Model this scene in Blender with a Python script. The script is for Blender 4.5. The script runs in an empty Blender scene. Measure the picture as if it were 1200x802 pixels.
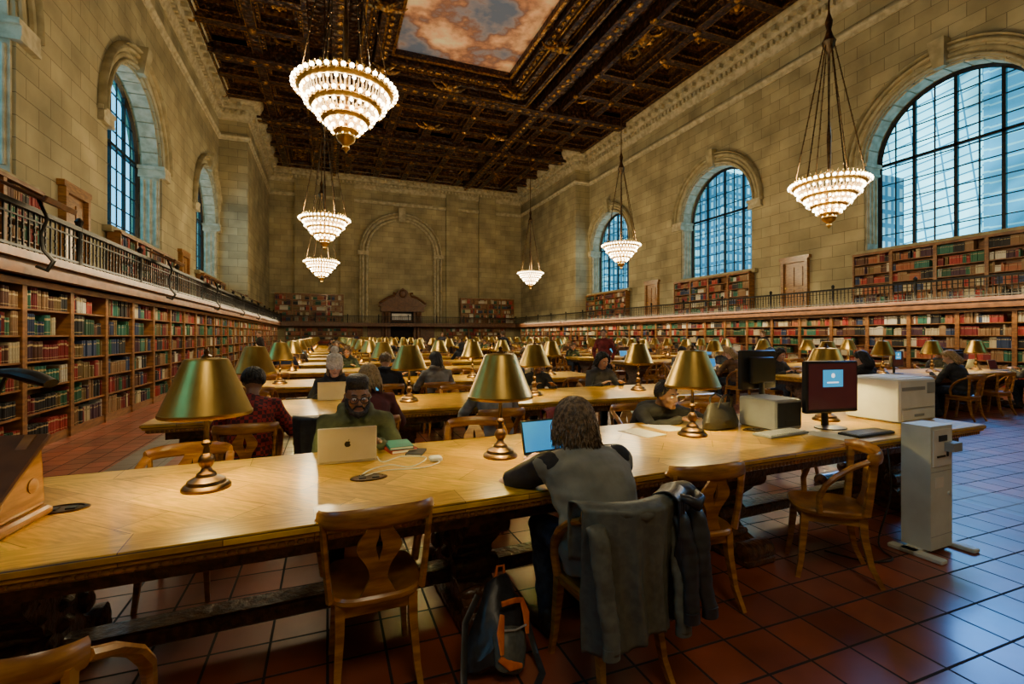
import bpy, math, random
from mathutils import Vector, Matrix, noise
R=random.Random(11)
SC=bpy.context.scene
C=SC.collection
KIDS={}
pi=math.pi
# ------------------------------------------------------------ mesh builder
class MB:
    def __init__(s): s.v=[];s.f=[];s.m=[];s.mi=0
    def add(s,vs,fs,M=None):
        b=len(s.v)
        if M is not None: s.v+=[tuple(M@Vector(v)) for v in vs]
        else: s.v+=[tuple(v) for v in vs]
        s.f+=[tuple(i+b for i in f) for f in fs]; s.m+=[s.mi]*len(fs)
    def box(s,x0,x1,y0,y1,z0,z1,M=None):
        s.add([(x0,y0,z0),(x1,y0,z0),(x1,y1,z0),(x0,y1,z0),(x0,y0,z1),(x1,y0,z1),(x1,y1,z1),(x0,y1,z1)],
          [(0,3,2,1),(4,5,6,7),(0,1,5,4),(1,2,6,5),(2,3,7,6),(3,0,4,7)],M)
    def bbox(s,x0,x1,y0,y1,z0,z1,b=.01,M=None):
        def ring(i,z):
            a,c,d,e=x0+i,x1-i,y0+i,y1-i
            k=b
            return [(a+k,d,z),(c-k,d,z),(c,d+k,z),(c,e-k,z),(c-k,e,z),(a+k,e,z),(a,e-k,z),(a,d+k,z)]
        vs=ring(b,z0)+ring(0,z0+b)+ring(0,z1-b)+ring(b,z1)
        fs=[tuple(range(7,-1,-1)),tuple(range(24,32))]
        for r in range(3):
            for i in range(8):
                j=(i+1)%8
                fs.append((r*8+i,r*8+j,r*8+8+j,r*8+8+i))
        s.add(vs,fs,M)
    def lathe(s,prof,n=20,M=None,cap=True):
        vs=[];fs=[]
        for r,z in prof:
            for i in range(n):
                a=2*pi*i/n; vs.append((r*math.cos(a),r*math.sin(a),z))
        for k in range(len(prof)-1):
            for i in range(n):
                j=(i+1)%n
                fs.append((k*n+i,k*n+j,(k+1)*n+j,(k+1)*n+i))
        if cap:
            fs.append(tuple(range(n-1,-1,-1))); e=(len(prof)-1)*n
            fs.append(tuple(range(e,e+n)))
        s.add(vs,fs,M)
    def tube(s,pts,rads,n=8,ref=None,M=None,closed=False,sq=False):
        pts=[Vector(p) for p in pts]; m=len(pts)
        if not isinstance(rads,(list,tuple)): rads=[rads]*m
        if ref is None:
            d=(pts[-1]-pts[0])
            if d.length<1e-6: d=pts[1]-pts[0]
            d.normalize()
            ref=Vector((1,0,0)) if abs(d.x)<.8 else Vector((0,1,0))
        else: ref=Vector(ref)
        vs=[];fs=[]
        for k,p in enumerate(pts):
            if closed: t=pts[(k+1)%m]-pts[k-1]
            else: t=pts[min(k+1,m-1)]-pts[max(k-1,0)]
            if t.length<1e-9: t=Vector((0,0,1))
            t.normalize()
            e1=ref-ref.dot(t)*t
            if e1.length<1e-4: e1=t.orthogonal()
            e1.normalize(); e2=t.cross(e1)
            r=rads[k]; rx,ry=(r if isinstance(r,tuple) else (r,r))
            for i in range(n):
                a=2*pi*i/n+(pi/4 if sq else 0); c,q=math.cos(a),math.sin(a)
                if sq: c*=1.35;q*=1.35
                vs.append(tuple(p+e1*(rx*c)+e2*(ry*q)))
        rng=m if closed else m-1
        for k in range(rng):
            k2=(k+1)%m
            for i in range(n):
                j=(i+1)%n
                fs.append((k*n+i,k*n+j,k2*n+j,k2*n+i))
        if not closed:
            fs.append(tuple(range(n-1,-1,-1))); e=(m-1)*n; fs.append(tuple(range(e,e+n)))
        s.add(vs,fs,M)
    def cap(s,a,b,ra,rb,n=10,M=None):
        a=Vector(a);b=Vector(b);d=(b-a)
        if d.length<1e-6:d=Vector((0,0,1e-3))
        d=d.normalized()
        ks=[(1,.08),(.8,.6),(.45,.89),(0,1)]
        pts=[a-d*ra*k for k,_ in ks]+[b+d*rb*k for k,_ in reversed(ks)]
        rs=[ra*q for _,q in ks]+[rb*q for _,q in reversed(ks)]
        s.tube(pts,rs,n,M=M)
    def ell(s,c,r,M=None,n=14,m=9):
        vs=[];fs=[]
        for k in range(m+1):
            th=pi*(k+.02*(k==0)-.02*(k==m))/m
            for i in range(n):
                a=2*pi*i/n
                vs.append((c[0]+r[0]*math.sin(th)*math.cos(a),c[1]+r[1]*math.sin(th)*math.sin(a),c[2]+r[2]*math.cos(th)))
        for k in range(m):
            for i in range(n):
                j=(i+1)%n
                fs.append((k*n+i,(k+1)*n+i,(k+1)*n+j,k*n+j))
        fs.append(tuple(range(n))); fs.append(tuple(range(m*n+n-1,m*n-1,-1)))
        s.add(vs,fs,M)
    def prism(s,poly,x0,x1,axis='X',M=None):
        n=len(poly)
        def P(a,b,t):
            return {'X':(t,a,b),'Y':(a,t,b),'Z':(a,b,t)}[axis]
        vs=[P(a,b,x0) for a,b in poly]+[P(a,b,x1) for a,b in poly]
        fs=[tuple(range(n-1,-1,-1)),tuple(range(n,2*n))]
        for i in range(n):
            j=(i+1)%n; fs.append((i,j,n+j,n+i))
        s.add(vs,fs,M)
    def disp(s,sc,amp,seed=0):
        o=Vector((seed*3.7,seed*1.3,0))
        s.v=[tuple(Vector(v)+noise.noise_vector(Vector(v)*sc+o)*amp) for v in s.v]
    def mesh(s,name,mats,sharp=.6):
        me=bpy.data.meshes.new(name); me.from_pydata(s.v,[],s.f)
        for m in mats: me.materials.append(m)
        me.polygons.foreach_set('material_index',s.m)
        me.polygons.foreach_set('use_smooth',[True]*len(s.f))
        me.update()
        if sharp is not None: me.set_sharp_from_angle(angle=sharp)
        return me
    def obj(s,name,mats,parent=None,sharp=.6,**kw):
        if not isinstance(mats,(list,tuple)): mats=[mats]
        return mkobj(name,s.mesh(name,mats,sharp),parent,**kw)
def mkobj(name,me,parent=None,loc=None,rz=None,rot=None,label=None,cat=None,group=None,kind=None):
    o=bpy.data.objects.new(name,me); C.objects.link(o)
    if parent is not None:
        o.parent=parent; KIDS.setdefault(parent.name,[]).append(o)
    if loc is not None:o.location=loc
    if rz is not None:o.rotation_euler=(0,0,rz)
    if rot is not None:o.rotation_euler=rot
    if label:o['label']=label
    if cat:o['category']=cat
    if group:o['group']=group
    if kind:o['kind']=kind
    return o
def dup(o,parent=None,loc=None,rz=None,label=None,group=None,scale=None,color=None):
    n=o.copy(); C.objects.link(n)
    if parent is not None: n.parent=parent; KIDS.setdefault(parent.name,[]).append(n)
    if loc is not None:n.location=loc
    if rz is not None:n.rotation_euler=(0,0,rz)
    if label:n['label']=label
    if group:n['group']=group
    if scale is not None:n.scale=scale
    if color is not None:n.color=color
    for k in KIDS.get(o.name,[]): dup(k,parent=n,color=color)
    return n
# ------------------------------------------------------------ materials
def new(name):
    m=bpy.data.materials.new(name); m.use_nodes=True
    return m,m.node_tree.nodes,m.node_tree.links,m.node_tree.nodes['Principled BSDF']
def col(c): return (c[0],c[1],c[2],1)
def mk(name,c1,c2=None,rough=.5,metal=0,ns=6,st=(1,1,1),bump=0,coat=0,em=0,emc=None,oc=False,lo=.38,hi=.62):
    m,N,L,b=new(name)
    b.inputs['Roughness'].default_value=rough; b.inputs['Metallic'].default_value=metal
    b.inputs['Coat Weight'].default_value=coat; b.inputs['Coat Roughness'].default_value=.15
    if c2 is None: c2=tuple(x*.8 for x in c1)
    tc=N.new('ShaderNodeTexCoord'); mp=N.new('ShaderNodeMapping'); mp.inputs['Scale'].default_value=st
    nz=N.new('ShaderNodeTexNoise'); nz.inputs['Scale'].default_value=ns; nz.inputs['Detail'].default_value=4
    L.new(tc.outputs['Object'],mp.inputs[0]); L.new(mp.outputs[0],nz.inputs['Vector'])
    mr=N.new('ShaderNodeMapRange'); mr.inputs[1].default_value=lo; mr.inputs[2].default_value=hi
    L.new(nz.outputs['Fac'],mr.inputs[0])
    mx=N.new('ShaderNodeMix'); mx.data_type='RGBA'
    L.new(mr.outputs[0],mx.inputs[0])
    mx.inputs[6].default_value=col(c1); mx.inputs[7].default_value=col(c2)
    out=mx.outputs[2]
    if oc:
        oi=N.new('ShaderNodeObjectInfo'); mu=N.new('ShaderNodeMix'); mu.data_type='RGBA'; mu.blend_type='MULTIPLY'; mu.inputs[0].default_value=1
        L.new(oi.outputs['Color'],mu.inputs[6]); L.new(out,mu.inputs[7]); out=mu.outputs[2]
    L.new(out,b.inputs['Base Color'])
    if bump:
        bp=N.new('ShaderNodeBump'); bp.inputs['Strength'].default_value=bump; bp.inputs['Distance'].default_value=.02
        L.new(nz.outputs['Fac'],bp.inputs['Height']); L.new(bp.outputs[0],b.inputs['Normal'])
    if em:
        b.inputs['Emission Color'].default_value=col(emc or c1); b.inputs['Emission Strength'].default_value=em
        if name.startswith('bulb') or name.startswith('glow'): m.cycles.emission_sampling='NONE'
    return m
wood=mk('oak',(.38,.17,.036),(.20,.08,.018),.38,ns=5,st=(1,1,6),bump=.15,coat=.3)
wood_ch=mk('chair_oak',(.50,.215,.034),(.25,.09,.016),.33,ns=7,st=(1,1,5),bump=.1,coat=.35)
wood_dk=mk('dark_carved_wood',(.13,.05,.016),(.04,.016,.007),.35,ns=26,bump=.8,coat=.4)
wood_sh=mk('bookcase_wood',(.30,.125,.030),(.16,.062,.016),.45,ns=4,st=(1,1,5),bump=.1,coat=.1)
wood_md=mk('gallery_wood',(.16,.062,.02),(.085,.032,.012),.45,ns=6,bump=.2)
brass=mk('antique_brass',(.74,.51,.13),(.54,.35,.08),.33,1,ns=8,st=(1,1,.4))
brass_dk=mk('dark_bronze',(.19,.11,.05),(.08,.05,.025),.33,1,ns=10)
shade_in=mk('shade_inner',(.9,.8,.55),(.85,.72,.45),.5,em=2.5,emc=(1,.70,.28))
bulb_m=mk('bulb_glass',(1,.9,.7),None,.3,em=19,emc=(1,.84,.56))
bulb_d=mk('bulb_desk',(1,.9,.7),None,.3,em=14,emc=(1,.8,.5))
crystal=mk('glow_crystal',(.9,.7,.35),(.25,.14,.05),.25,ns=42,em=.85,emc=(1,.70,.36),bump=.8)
iron=mk('black_iron',(.012,.011,.010),(.022,.02,.017),.45,.6,ns=12)
steel=mk('silver_aluminium',(.75,.75,.72),(.68,.68,.65),.35,.55)
blackp=mk('black_plastic',(.010,.010,.011),(.017,.017,.017),.4)
blackl=mk('black_leather',(.012,.011,.011),(.022,.02,.02),.6,ns=14,bump=.3)
greyp=mk('grey_plastic',(.34,.35,.34),(.28,.29,.28),.5)
whitep=mk('off_white_plastic',(.80,.80,.75),(.72,.72,.67),.5)
beige=mk('pale_grey_green_metal',(.66,.68,.60),(.58,.60,.52),.45)
paper=mk('paper',(.78,.74,.64),(.70,.66,.56),.8)
stone_pl=mk('smooth_limestone',(.40,.34,.19),(.27,.23,.12),.8,ns=3,bump=.15)
stone_wh=mk('pale_limestone',(.54,.47,.30),(.36,.31,.185),.8,ns=4,bump=.25)
gold=mk('gilded_carving',(.50,.26,.06),(.10,.04,.012),.36,.75,ns=7,bump=.9)
skin1=mk('skin_deep',(.30,.15,.080),(.25,.12,.060),.45,ns=9)
skin2=mk('skin_fair',(.66,.38,.26),(.58,.31,.21),.5,ns=9)
skin3=mk('skin_brown',(.27,.135,.078),(.22,.105,.062),.5,ns=9)
hair_bk=mk('hair_black',(.012,.010,.009),(.025,.02,.016),.5,ns=60,bump=.6)
hair_br=mk('hair_brown_grey',(.27,.18,.10),(.09,.058,.032),.42,ns=50,bump=.6)
hair_bl=mk('hair_blond',(.50,.34,.15),(.30,.19,.08),.5,ns=50,bump=.6)
cl_green=mk('olive_jacket_cloth',(.12,.14,.055),(.06,.07,.028),.8,ns=9,bump=.4)
cl_greyt=mk('grey_jersey',(.27,.26,.205),(.19,.185,.145),.9,ns=7,bump=.4)
cl_black=mk('black_jersey',(.016,.016,.018),(.028,.028,.031),.85,ns=9,bump=.4)
cl_jean=mk('dark_denim',(.03,.04,.065),(.015,.02,.035),.9,ns=30,bump=.3)
cl_var=mk('coat_cloth',(1,1,1),(.55,.55,.55),.85,ns=8,bump=.4,oc=True)
cl_shell=mk('grey_rain_shell',(.13,.138,.112),(.095,.10,.082),.45,ns=30,bump=.06)
cl_shellb=mk('black_shell',(.022,.022,.024),(.034,.034,.038),.40,ns=24,bump=.1)
shoe_m=mk('shoe_leather',(.02,.017,.015),(.04,.03,.025),.5)
eye_w=mk('eye_white',(.75,.72,.68),None,.3); eye_i=mk('eye_iris',(.03,.015,.01),None,.2)
lip_m=mk('lips',(.26,.10,.08),(.20,.08,.06),.45)
knit=mk('grey_knit',(.88,.84,.76),(.55,.52,.47),.9,ns=40,bump=.8)
orange=mk('orange_nylon',(.85,.20,.02),(.70,.14,.015),.6,ns=20,bump=.3)
teal=mk('teal_cover',(.02,.30,.22),(.015,.22,.17),.5)
red=mk('red_cover',(.45,.03,.03),(.3,.02,.02),.5)
maroon=mk('maroon_fleece',(.14,.012,.022),(.08,.009,.014),.9,ns=12,bump=.5)
scr_blue=mk('screen_blue',(.02,.2,.5),(.05,.35,.7),.3,ns=2,em=.65,emc=(.03,.33,.80))
scr_dark=mk('screen_maroon',(.06,.015,.015),None,.3,em=.22,emc=(.12,.02,.02))
scr_wht=mk('screen_panel',(.05,.35,.55),None,.3,em=.8,emc=(.03,.42,.80))
scr_em=mk('screen_emblem',(.9,.9,.9),None,.3,em=1.3,emc=(.95,.97,1))
opening_dark=mk('painted_dark_opening',(.01,.008,.006),None,.9)  # near-black sheet, painted to stand for the shade inside the doorway
corridor_glow=mk('lit_corridor',(.5,.42,.3),(.2,.15,.1),.9,ns=1.3,em=.12,emc=(.9,.75,.5))  # corridor light painted onto a flat panel as a faint glow
def plaidmat():
    m,N,L,b=new('red_plaid_flannel'); b.inputs['Roughness'].default_value=.9
    tc=N.new('ShaderNodeTexCoord'); ck=N.new('ShaderNodeTexChecker'); ck.inputs['Scale'].default_value=32; L.new(tc.outputs['Object'],ck.inputs[0])
    ck.inputs[1].default_value=(.32,.028,.025,1); ck.inputs[2].default_value=(.07,.018,.022,1); L.new(ck.outputs[0],b.inputs['Base Color']); return m
plaid=plaidmat()
def brickmat(name,c1,c2,mort,w,h,msize,rough,off=.5,vec='wall',bump=.4,coat=0,stripes=None,nscale=1.2,dark=.55):
    m,N,L,b=new(name); b.inputs['Roughness'].default_value=rough; b.inputs['Coat Weight'].default_value=coat; b.inputs['Coat Roughness'].default_value=.16
    g=N.new('ShaderNodeNewGeometry'); sp=N.new('ShaderNodeSeparateXYZ'); L.new(g.outputs['Position'],sp.inputs[0])
    cb=N.new('ShaderNodeCombineXYZ')
    if vec=='wall':
        ad=N.new('ShaderNodeMath'); ad.operation='ADD'; L.new(sp.outputs[0],ad.inputs[0]); L.new(sp.outputs[1],ad.inputs[1])
        L.new(ad.outputs[0],cb.inputs[0]); L.new(sp.outputs[2],cb.inputs[1])
    else:
        L.new(sp.outputs[0],cb.inputs[0]); L.new(sp.outputs[1],cb.inputs[1])
    br=N.new('ShaderNodeTexBrick'); br.offset=off; br.inputs['Scale'].default_value=1
    br.inputs['Brick Width'].default_value=w; br.inputs['Row Height'].default_value=h; br.inputs['Mortar Size'].default_value=msize
    br.inputs['Mortar Smooth'].default_value=.2; br.inputs['Bias'].default_value=0
    br.inputs['Color1'].default_value=col(c1); br.inputs['Color2'].default_value=col(c2); br.inputs['Mortar'].default_value=col(mort)
    L.new(cb.outputs[0],br.inputs['Vector'])
    nz=N.new('ShaderNodeTexNoise'); nz.inputs['Scale'].default_value=nscale; nz.inputs['Detail'].default_value=6
    L.new(g.outputs['Position'],nz.inputs['Vector'])
    mr=N.new('ShaderNodeMapRange'); mr.inputs[1].default_value=.3; mr.inputs[2].default_value=.7; mr.inputs[3].default_value=dark; mr.inputs[4].default_value=1.15
    L.new(nz.outputs['Fac'],mr.inputs[0])
    mu=N.new('ShaderNodeMix'); mu.data_type='RGBA'; mu.blend_type='MULTIPLY'; mu.inputs[0].default_value=1
    L.new(br.outputs['Color'],mu.inputs[6]); L.new(mr.outputs[0],mu.inputs[7])
    out=mu.outputs[2]
    if stripes:
        acc=None
        for (xa,xb) in stripes:
            a=N.new('ShaderNodeMath');a.operation='GREATER_THAN';a.inputs[1].default_value=xa;L.new(sp.outputs[0],a.inputs[0])
            c=N.new('ShaderNodeMath');c.operation='LESS_THAN';c.inputs[1].default_value=xb;L.new(sp.outputs[0],c.inputs[0])
            d=N.new('ShaderNodeMath');d.operation='MULTIPLY';L.new(a.outputs[0],d.inputs[0]);L.new(c.outputs[0],d.inputs[1])
            if acc is None: acc=d
            else:
                e=N.new('ShaderNodeMath');e.operation='ADD';L.new(acc.outputs[0],e.inputs[0]);L.new(d.outputs[0],e.inputs[1]);acc=e
        mm=N.new('ShaderNodeMix');mm.data_type='RGBA';L.new(acc.outputs[0],mm.inputs[0]);L.new(out,mm.inputs[6])
        m2=N.new('ShaderNodeMix');m2.data_type='RGBA';L.new(nz.outputs['Fac'],m2.inputs[0]);m2.inputs[6].default_value=(.10,.095,.09,1);m2.inputs[7].default_value=(.30,.29,.27,1)
        L.new(m2.outputs[2],mm.inputs[7]); out=mm.outputs[2]
        # joints are rough, tile faces polished
        rr=N.new('ShaderNodeMapRange'); rr.inputs[3].default_value=rough; rr.inputs[4].default_value=.85; L.new(br.outputs['Fac'],rr.inputs[0]); L.new(rr.outputs[0],b.inputs['Roughness'])
        cw=N.new('ShaderNodeMapRange'); cw.inputs[3].default_value=coat; cw.inputs[4].default_value=0; L.new(br.outputs['Fac'],cw.inputs[0]); L.new(cw.outputs[0],b.inputs['Coat Weight'])
    L.new(out,b.inputs['Base Color'])
    if bump:
        bp=N.new('ShaderNodeBump'); bp.inputs['Strength'].default_value=bump; bp.inputs['Distance'].default_value=.01; bp.invert=True
        L.new(br.outputs['Fac'],bp.inputs['Height']); L.new(bp.outputs[0],b.inputs['Normal'])
    return m
stone=brickmat('limestone_blocks',(.455,.385,.205),(.345,.29,.15),(.15,.12,.065),.95,.46,.009,.8,bump=.5,nscale=.7,dark=.58)
tile=brickmat('terracotta_tiles',(.40,.098,.044),(.21,.052,.026),(.030,.020,.018),.26,.26,.007,.34,off=0,vec='floor',bump=.6,coat=.35,stripes=[(5.35,5.9),(-2.3,-1.75)],nscale=2.2,dark=.55)
def tabletop():
    m,N,L,b=new('golden_oak_parquet'); b.inputs['Roughness'].default_value=.30; b.inputs['Coat Weight'].default_value=.3; b.inputs['Coat Roughness'].default_value=.10
    tc=N.new('ShaderNodeTexCoord')
    br=N.new('ShaderNodeTexBrick'); br.offset=.5
    br.inputs['Scale'].default_value=1; br.inputs['Brick Width'].default_value=.62; br.inputs['Row Height'].default_value=.207; br.inputs['Mortar Size'].default_value=.0018
    br.inputs['Color1'].default_value=(.95,.55,.012,1); br.inputs['Color2'].default_value=(.50,.255,.008,1); br.inputs['Mortar'].default_value=(.12,.05,.01,1)
    rm=N.new('ShaderNodeMapping'); rm.inputs['Rotation'].default_value=(0,0,.785)
    L.new(tc.outputs['Object'],rm.inputs[0])
    sp=N.new('ShaderNodeSeparateXYZ'); L.new(tc.outputs['Object'],sp.inputs[0])
    ab=N.new('ShaderNodeMath'); ab.operation='ABSOLUTE'; L.new(sp.outputs[1],ab.inputs[0])
    gt=N.new('ShaderNodeMath'); gt.operation='GREATER_THAN'; gt.inputs[1].default_value=.44; L.new(ab.outputs[0],gt.inputs[0])
    vm=N.new('ShaderNodeMix'); vm.data_type='VECTOR'; L.new(gt.outputs[0],vm.inputs[0]); L.new(rm.outputs[0],vm.inputs[4]); L.new(tc.outputs['Object'],vm.inputs[5])
    L.new(vm.outputs[1],br.inputs['Vector'])
    mp=N.new('ShaderNodeMapping'); mp.inputs['Scale'].default_value=(3,22,3); L.new(vm.outputs[1],mp.inputs[0])
    nz=N.new('ShaderNodeTexNoise'); nz.inputs['Scale'].default_value=3; nz.inputs['Detail'].default_value=6; L.new(mp.outputs[0],nz.inputs['Vector'])
    mr=N.new('ShaderNodeMapRange'); mr.inputs[1].default_value=.3; mr.inputs[2].default_value=.7; mr.inputs[3].default_value=.55; mr.inputs[4].default_value=1.12
    L.new(nz.outputs['Fac'],mr.inputs[0])
    mu=N.new('ShaderNodeMix'); mu.data_type='RGBA'; mu.blend_type='MULTIPLY'; mu.inputs[0].default_value=1
    L.new(br.outputs['Color'],mu.inputs[6]); L.new(mr.outputs[0],mu.inputs[7]); L.new(mu.outputs[2],b.inputs['Base Color'])
    bp=N.new('ShaderNodeBump'); bp.inputs['Strength'].default_value=.15; bp.inputs['Distance'].default_value=.004
    L.new(nz.outputs['Fac'],bp.inputs['Height']); L.new(bp.outputs[0],b.inputs['Normal'])
    return m
top_m=tabletop()
def ceilmat():
    m,N,L,b=new('carved_ceiling_wood'); b.inputs['Roughness'].default_value=.4; b.inputs['Metallic'].default_value=.3
    g=N.new('ShaderNodeNewGeometry')
    vo=N.new('ShaderNodeTexVoronoi'); vo.inputs['Scale'].default_value=4.5; vo.feature='SMOOTH_F1'
    nz=N.new('ShaderNodeTexNoise'); nz.inputs['Scale'].default_value=6; nz.inputs['Detail'].default_value=5; nz.inputs['Distortion'].default_value=1.5
    L.new(g.outputs['Position'],vo.inputs['Vector']); L.new(g.outputs['Position'],nz.inputs['Vector'])
    mr=N.new('ShaderNodeMapRange'); mr.inputs[1].default_value=.52; mr.inputs[2].default_value=.66; L.new(nz.outputs['Fac'],mr.inputs[0])
    mx=N.new('ShaderNodeMix'); mx.data_type='RGBA'; mx.inputs[6].default_value=(.026,.010,.006,1); mx.inputs[7].default_value=(.16,.062,.017,1)
    L.new(mr.outputs[0],mx.inputs[0]); L.new(mx.outputs[2],b.inputs['Base Color'])
    bp=N.new('ShaderNodeBump'); bp.inputs['Strength'].default_value=1; bp.inputs['Distance'].default_value=.12
    L.new(vo.outputs['Distance'],bp.inputs['Height']); L.new(bp.outputs[0],b.inputs['Normal'])
    return m
ceil_m=ceilmat()
def cloudmat():
    m,N,L,b=new('painted_clouds'); b.inputs['Roughness'].default_value=.7
    g=N.new('ShaderNodeNewGeometry'); nz=N.new('ShaderNodeTexNoise'); nz.inputs['Scale'].default_value=.38; nz.inputs['Detail'].default_value=10; nz.inputs['Roughness'].default_value=.55; nz.inputs['Distortion'].default_value=.05
    L.new(g.outputs['Position'],nz.inputs['Vector'])
    cr=N.new('ShaderNodeValToRGB'); e=cr.color_ramp.elements
    e[0].position=.38; e[0].color=(.12,.16,.24,1); e[1].position=.66; e[1].color=(1.0,.78,.42,1)
    for p,c in ((.45,(.30,.26,.27,1)),(.49,(.26,.12,.08,1)),(.53,(.58,.26,.12,1)),(.58,(.88,.50,.24,1))):
        k=e.new(p); k.color=c
    L.new(nz.outputs['Fac'],cr.inputs[0]); L.new(cr.outputs[0],b.inputs['Base Color'])
    L.new(cr.outputs[0],b.inputs['Emission Color']); b.inputs['Emission Strength'].default_value=.14  # panel glows faintly by itself, light added to its colour
    return m
cloud_m=cloudmat()
def bookrest():
    m,N,L,b=new('book_cloths'); b.inputs['Roughness'].default_value=.65
    a=N.new('ShaderNodeAttribute'); a.attribute_name='Col'; L.new(a.outputs['Color'],b.inputs['Base Color'])
    return m
book_at=bookrest()
book_oc=mk('book_cloth',(1,1,1),(.75,.75,.75),.6,ns=9,oc=True)
gilt=mk('gilt_title',(.65,.5,.25),None,.4,.5)
def glassmat():
    m,N,L,b=new('window_glass')
    t=N.new('ShaderNodeBsdfTransparent'); t.inputs[0].default_value=(.9,.98,1,1); gl=N.new('ShaderNodeBsdfGlossy'); gl.inputs['Roughness'].default_value=.05
    mx=N.new('ShaderNodeMixShader'); mx.inputs[0].default_value=.04
    L.new(t.outputs[0],mx.inputs[1]); L.new(gl.outputs[0],mx.inputs[2]); L.new(mx.outputs[0],N['Material Output'].inputs[0])
    return m
glass_m=glassmat()
def facade(name,c1,c2,mort,w,h,s,ms=.12,lo=.35,hi=1.6,ns=.06,tilt=0):
    m,N,L,b=new(name)
    g=N.new('ShaderNodeNewGeometry'); sp=N.new('ShaderNodeSeparateXYZ'); L.new(g.outputs['Position'],sp.inputs[0])
    ad=N.new('ShaderNodeMath'); L.new(sp.outputs[0],ad.inputs[0]); L.new(sp.outputs[1],ad.inputs[1])
    cb=N.new('ShaderNodeCombineXYZ'); L.new(ad.outputs[0],cb.inputs[0]); L.new(sp.outputs[2],cb.inputs[1])
    mp=N.new('ShaderNodeMapping'); mp.inputs['Rotation'].default_value=(0,0,tilt); L.new(cb.outputs[0],mp.inputs[0])
    br=N.new('ShaderNodeTexBrick'); br.offset=0; br.inputs['Scale'].default_value=1; br.inputs['Brick Width'].default_value=w; br.inputs['Row Height'].default_value=h; br.inputs['Mortar Size'].default_value=ms; br.inputs['Bias'].default_value=-.1; br.inputs['Mortar Smooth'].default_value=.1
    br.inputs['Color1'].default_value=col(c1); br.inputs['Color2'].default_value=col(c2); br.inputs['Mortar'].default_value=col(mort)
    L.new(mp.outputs[0],br.inputs['Vector'])
    nz=N.new('ShaderNodeTexNoise'); nz.inputs['Scale'].default_value=ns; nz.inputs['Detail'].default_value=3; nz.inputs['Distortion'].default_value=1.0; L.new(g.outputs['Position'],nz.inputs['Vector'])
    mr=N.new('ShaderNodeMapRange'); mr.inputs[1].default_value=.35; mr.inputs[2].default_value=.65; mr.inputs[3].default_value=lo; mr.inputs[4].default_value=hi; L.new(nz.outputs['Fac'],mr.inputs[0])
    mu=N.new('ShaderNodeMix'); mu.data_type='RGBA'; mu.blend_type='MULTIPLY'; mu.inputs[0].default_value=1; L.new(br.outputs[0],mu.inputs[6]); L.new(mr.outputs[0],mu.inputs[7])
    L.new(mu.outputs[2],b.inputs['Emission Color']); b.inputs['Base Color'].default_value=(.02,.04,.06,1); b.inputs['Emission Strength'].default_value=s; b.inputs['Roughness'].default_value=.6  # emission carries office lights and also sky light put into the walls
    m.cycles.emission_sampling='NONE'
    return m
# ------------------------------------------------------------ people
def evalmesh(mb,name,mats,vox,disp=0,dsc=14,sm=3):
    me=mb.mesh(name+'_raw',[],None); o=bpy.data.objects.new('tmp',me); C.objects.link(o)
    r=o.modifiers.new('r','REMESH'); r.mode='VOXEL'; r.voxel_size=vox
    s=o.modifiers.new('s','SMOOTH'); s.factor=.5; s.iterations=sm
    dg=bpy.context.evaluated_depsgraph_get(); dg.update()
    nm=bpy.data.meshes.new_from_object(o.evaluated_get(dg)); nm.name=name
    bpy.data.objects.remove(o); bpy.data.meshes.remove(me)
    if disp:
        nn=[v.normal.copy() for v in nm.vertices]
        for v,n in zip(nm.vertices,nn): v.co+=n*(noise.noise(v.co*dsc)*disp+noise.noise(Vector((v.co.x*5,v.co.y*5,v.co.z*22)))*disp*.8)
    nm.materials.clear()
    for m in mats: nm.materials.append(m)
    nm.polygons.foreach_set('use_smooth',[True]*len(nm.polygons))
    return nm
def ik(s,w,l1,l2,pole):
    s=Vector(s);w=Vector(w);d=w-s;D=d.length
    if D>l1+l2-.01: w=s+d*((l1+l2-.01)/D); d=w-s; D=d.length
    a=(l1*l1-l2*l2+D*D)/(2*D); h=math.sqrt(max(l1*l1-a*a,0)); dn=d/D
    p=Vector(pole); p=(p-p.dot(dn)*dn).normalized()
    return s+dn*a+p*h,w
def hand(mb,w,d,nrm,side,curl=.35):
    d=d.normalized(); nrm=(nrm-nrm.dot(d)*d).normalized(); lat=d.cross(nrm)
    mb.tube([w-d*.02,w,w+d*.03,w+d*.07,w+d*.09],[(.024,.018),(.027,.019),(.038,.017),(.042,.015),(.036,.010)],10,ref=lat)
    for k,(off,ln) in enumerate(((-.031,.064),(-.011,.078),(.011,.072),(.031,.056))):
        off*=-side
        p=w+d*.082+lat*off; dd=(d+lat*off*1.5).normalized(); r=.0092
        for sg in range(3):
            ang=curl*(.5+.5*sg); dd=(dd*math.cos(ang)+nrm*math.sin(ang)).normalized()
            q=p+dd*ln*(.42,.32,.26)[sg]
            mb.cap(p,q,r,r*.93,7); p=q; r*=.93
    p=w+d*.025+lat*side*.032; dd=(d*.65+lat*side*.75+nrm*.3).normalized()
    for sg in range(2):
        q=p+dd*(.042,.032)[sg]; mb.cap(p,q,.0115-.001*sg,.0105-.001*sg,7); p=q; dd=(dd+d*.5).normalized()
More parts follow.
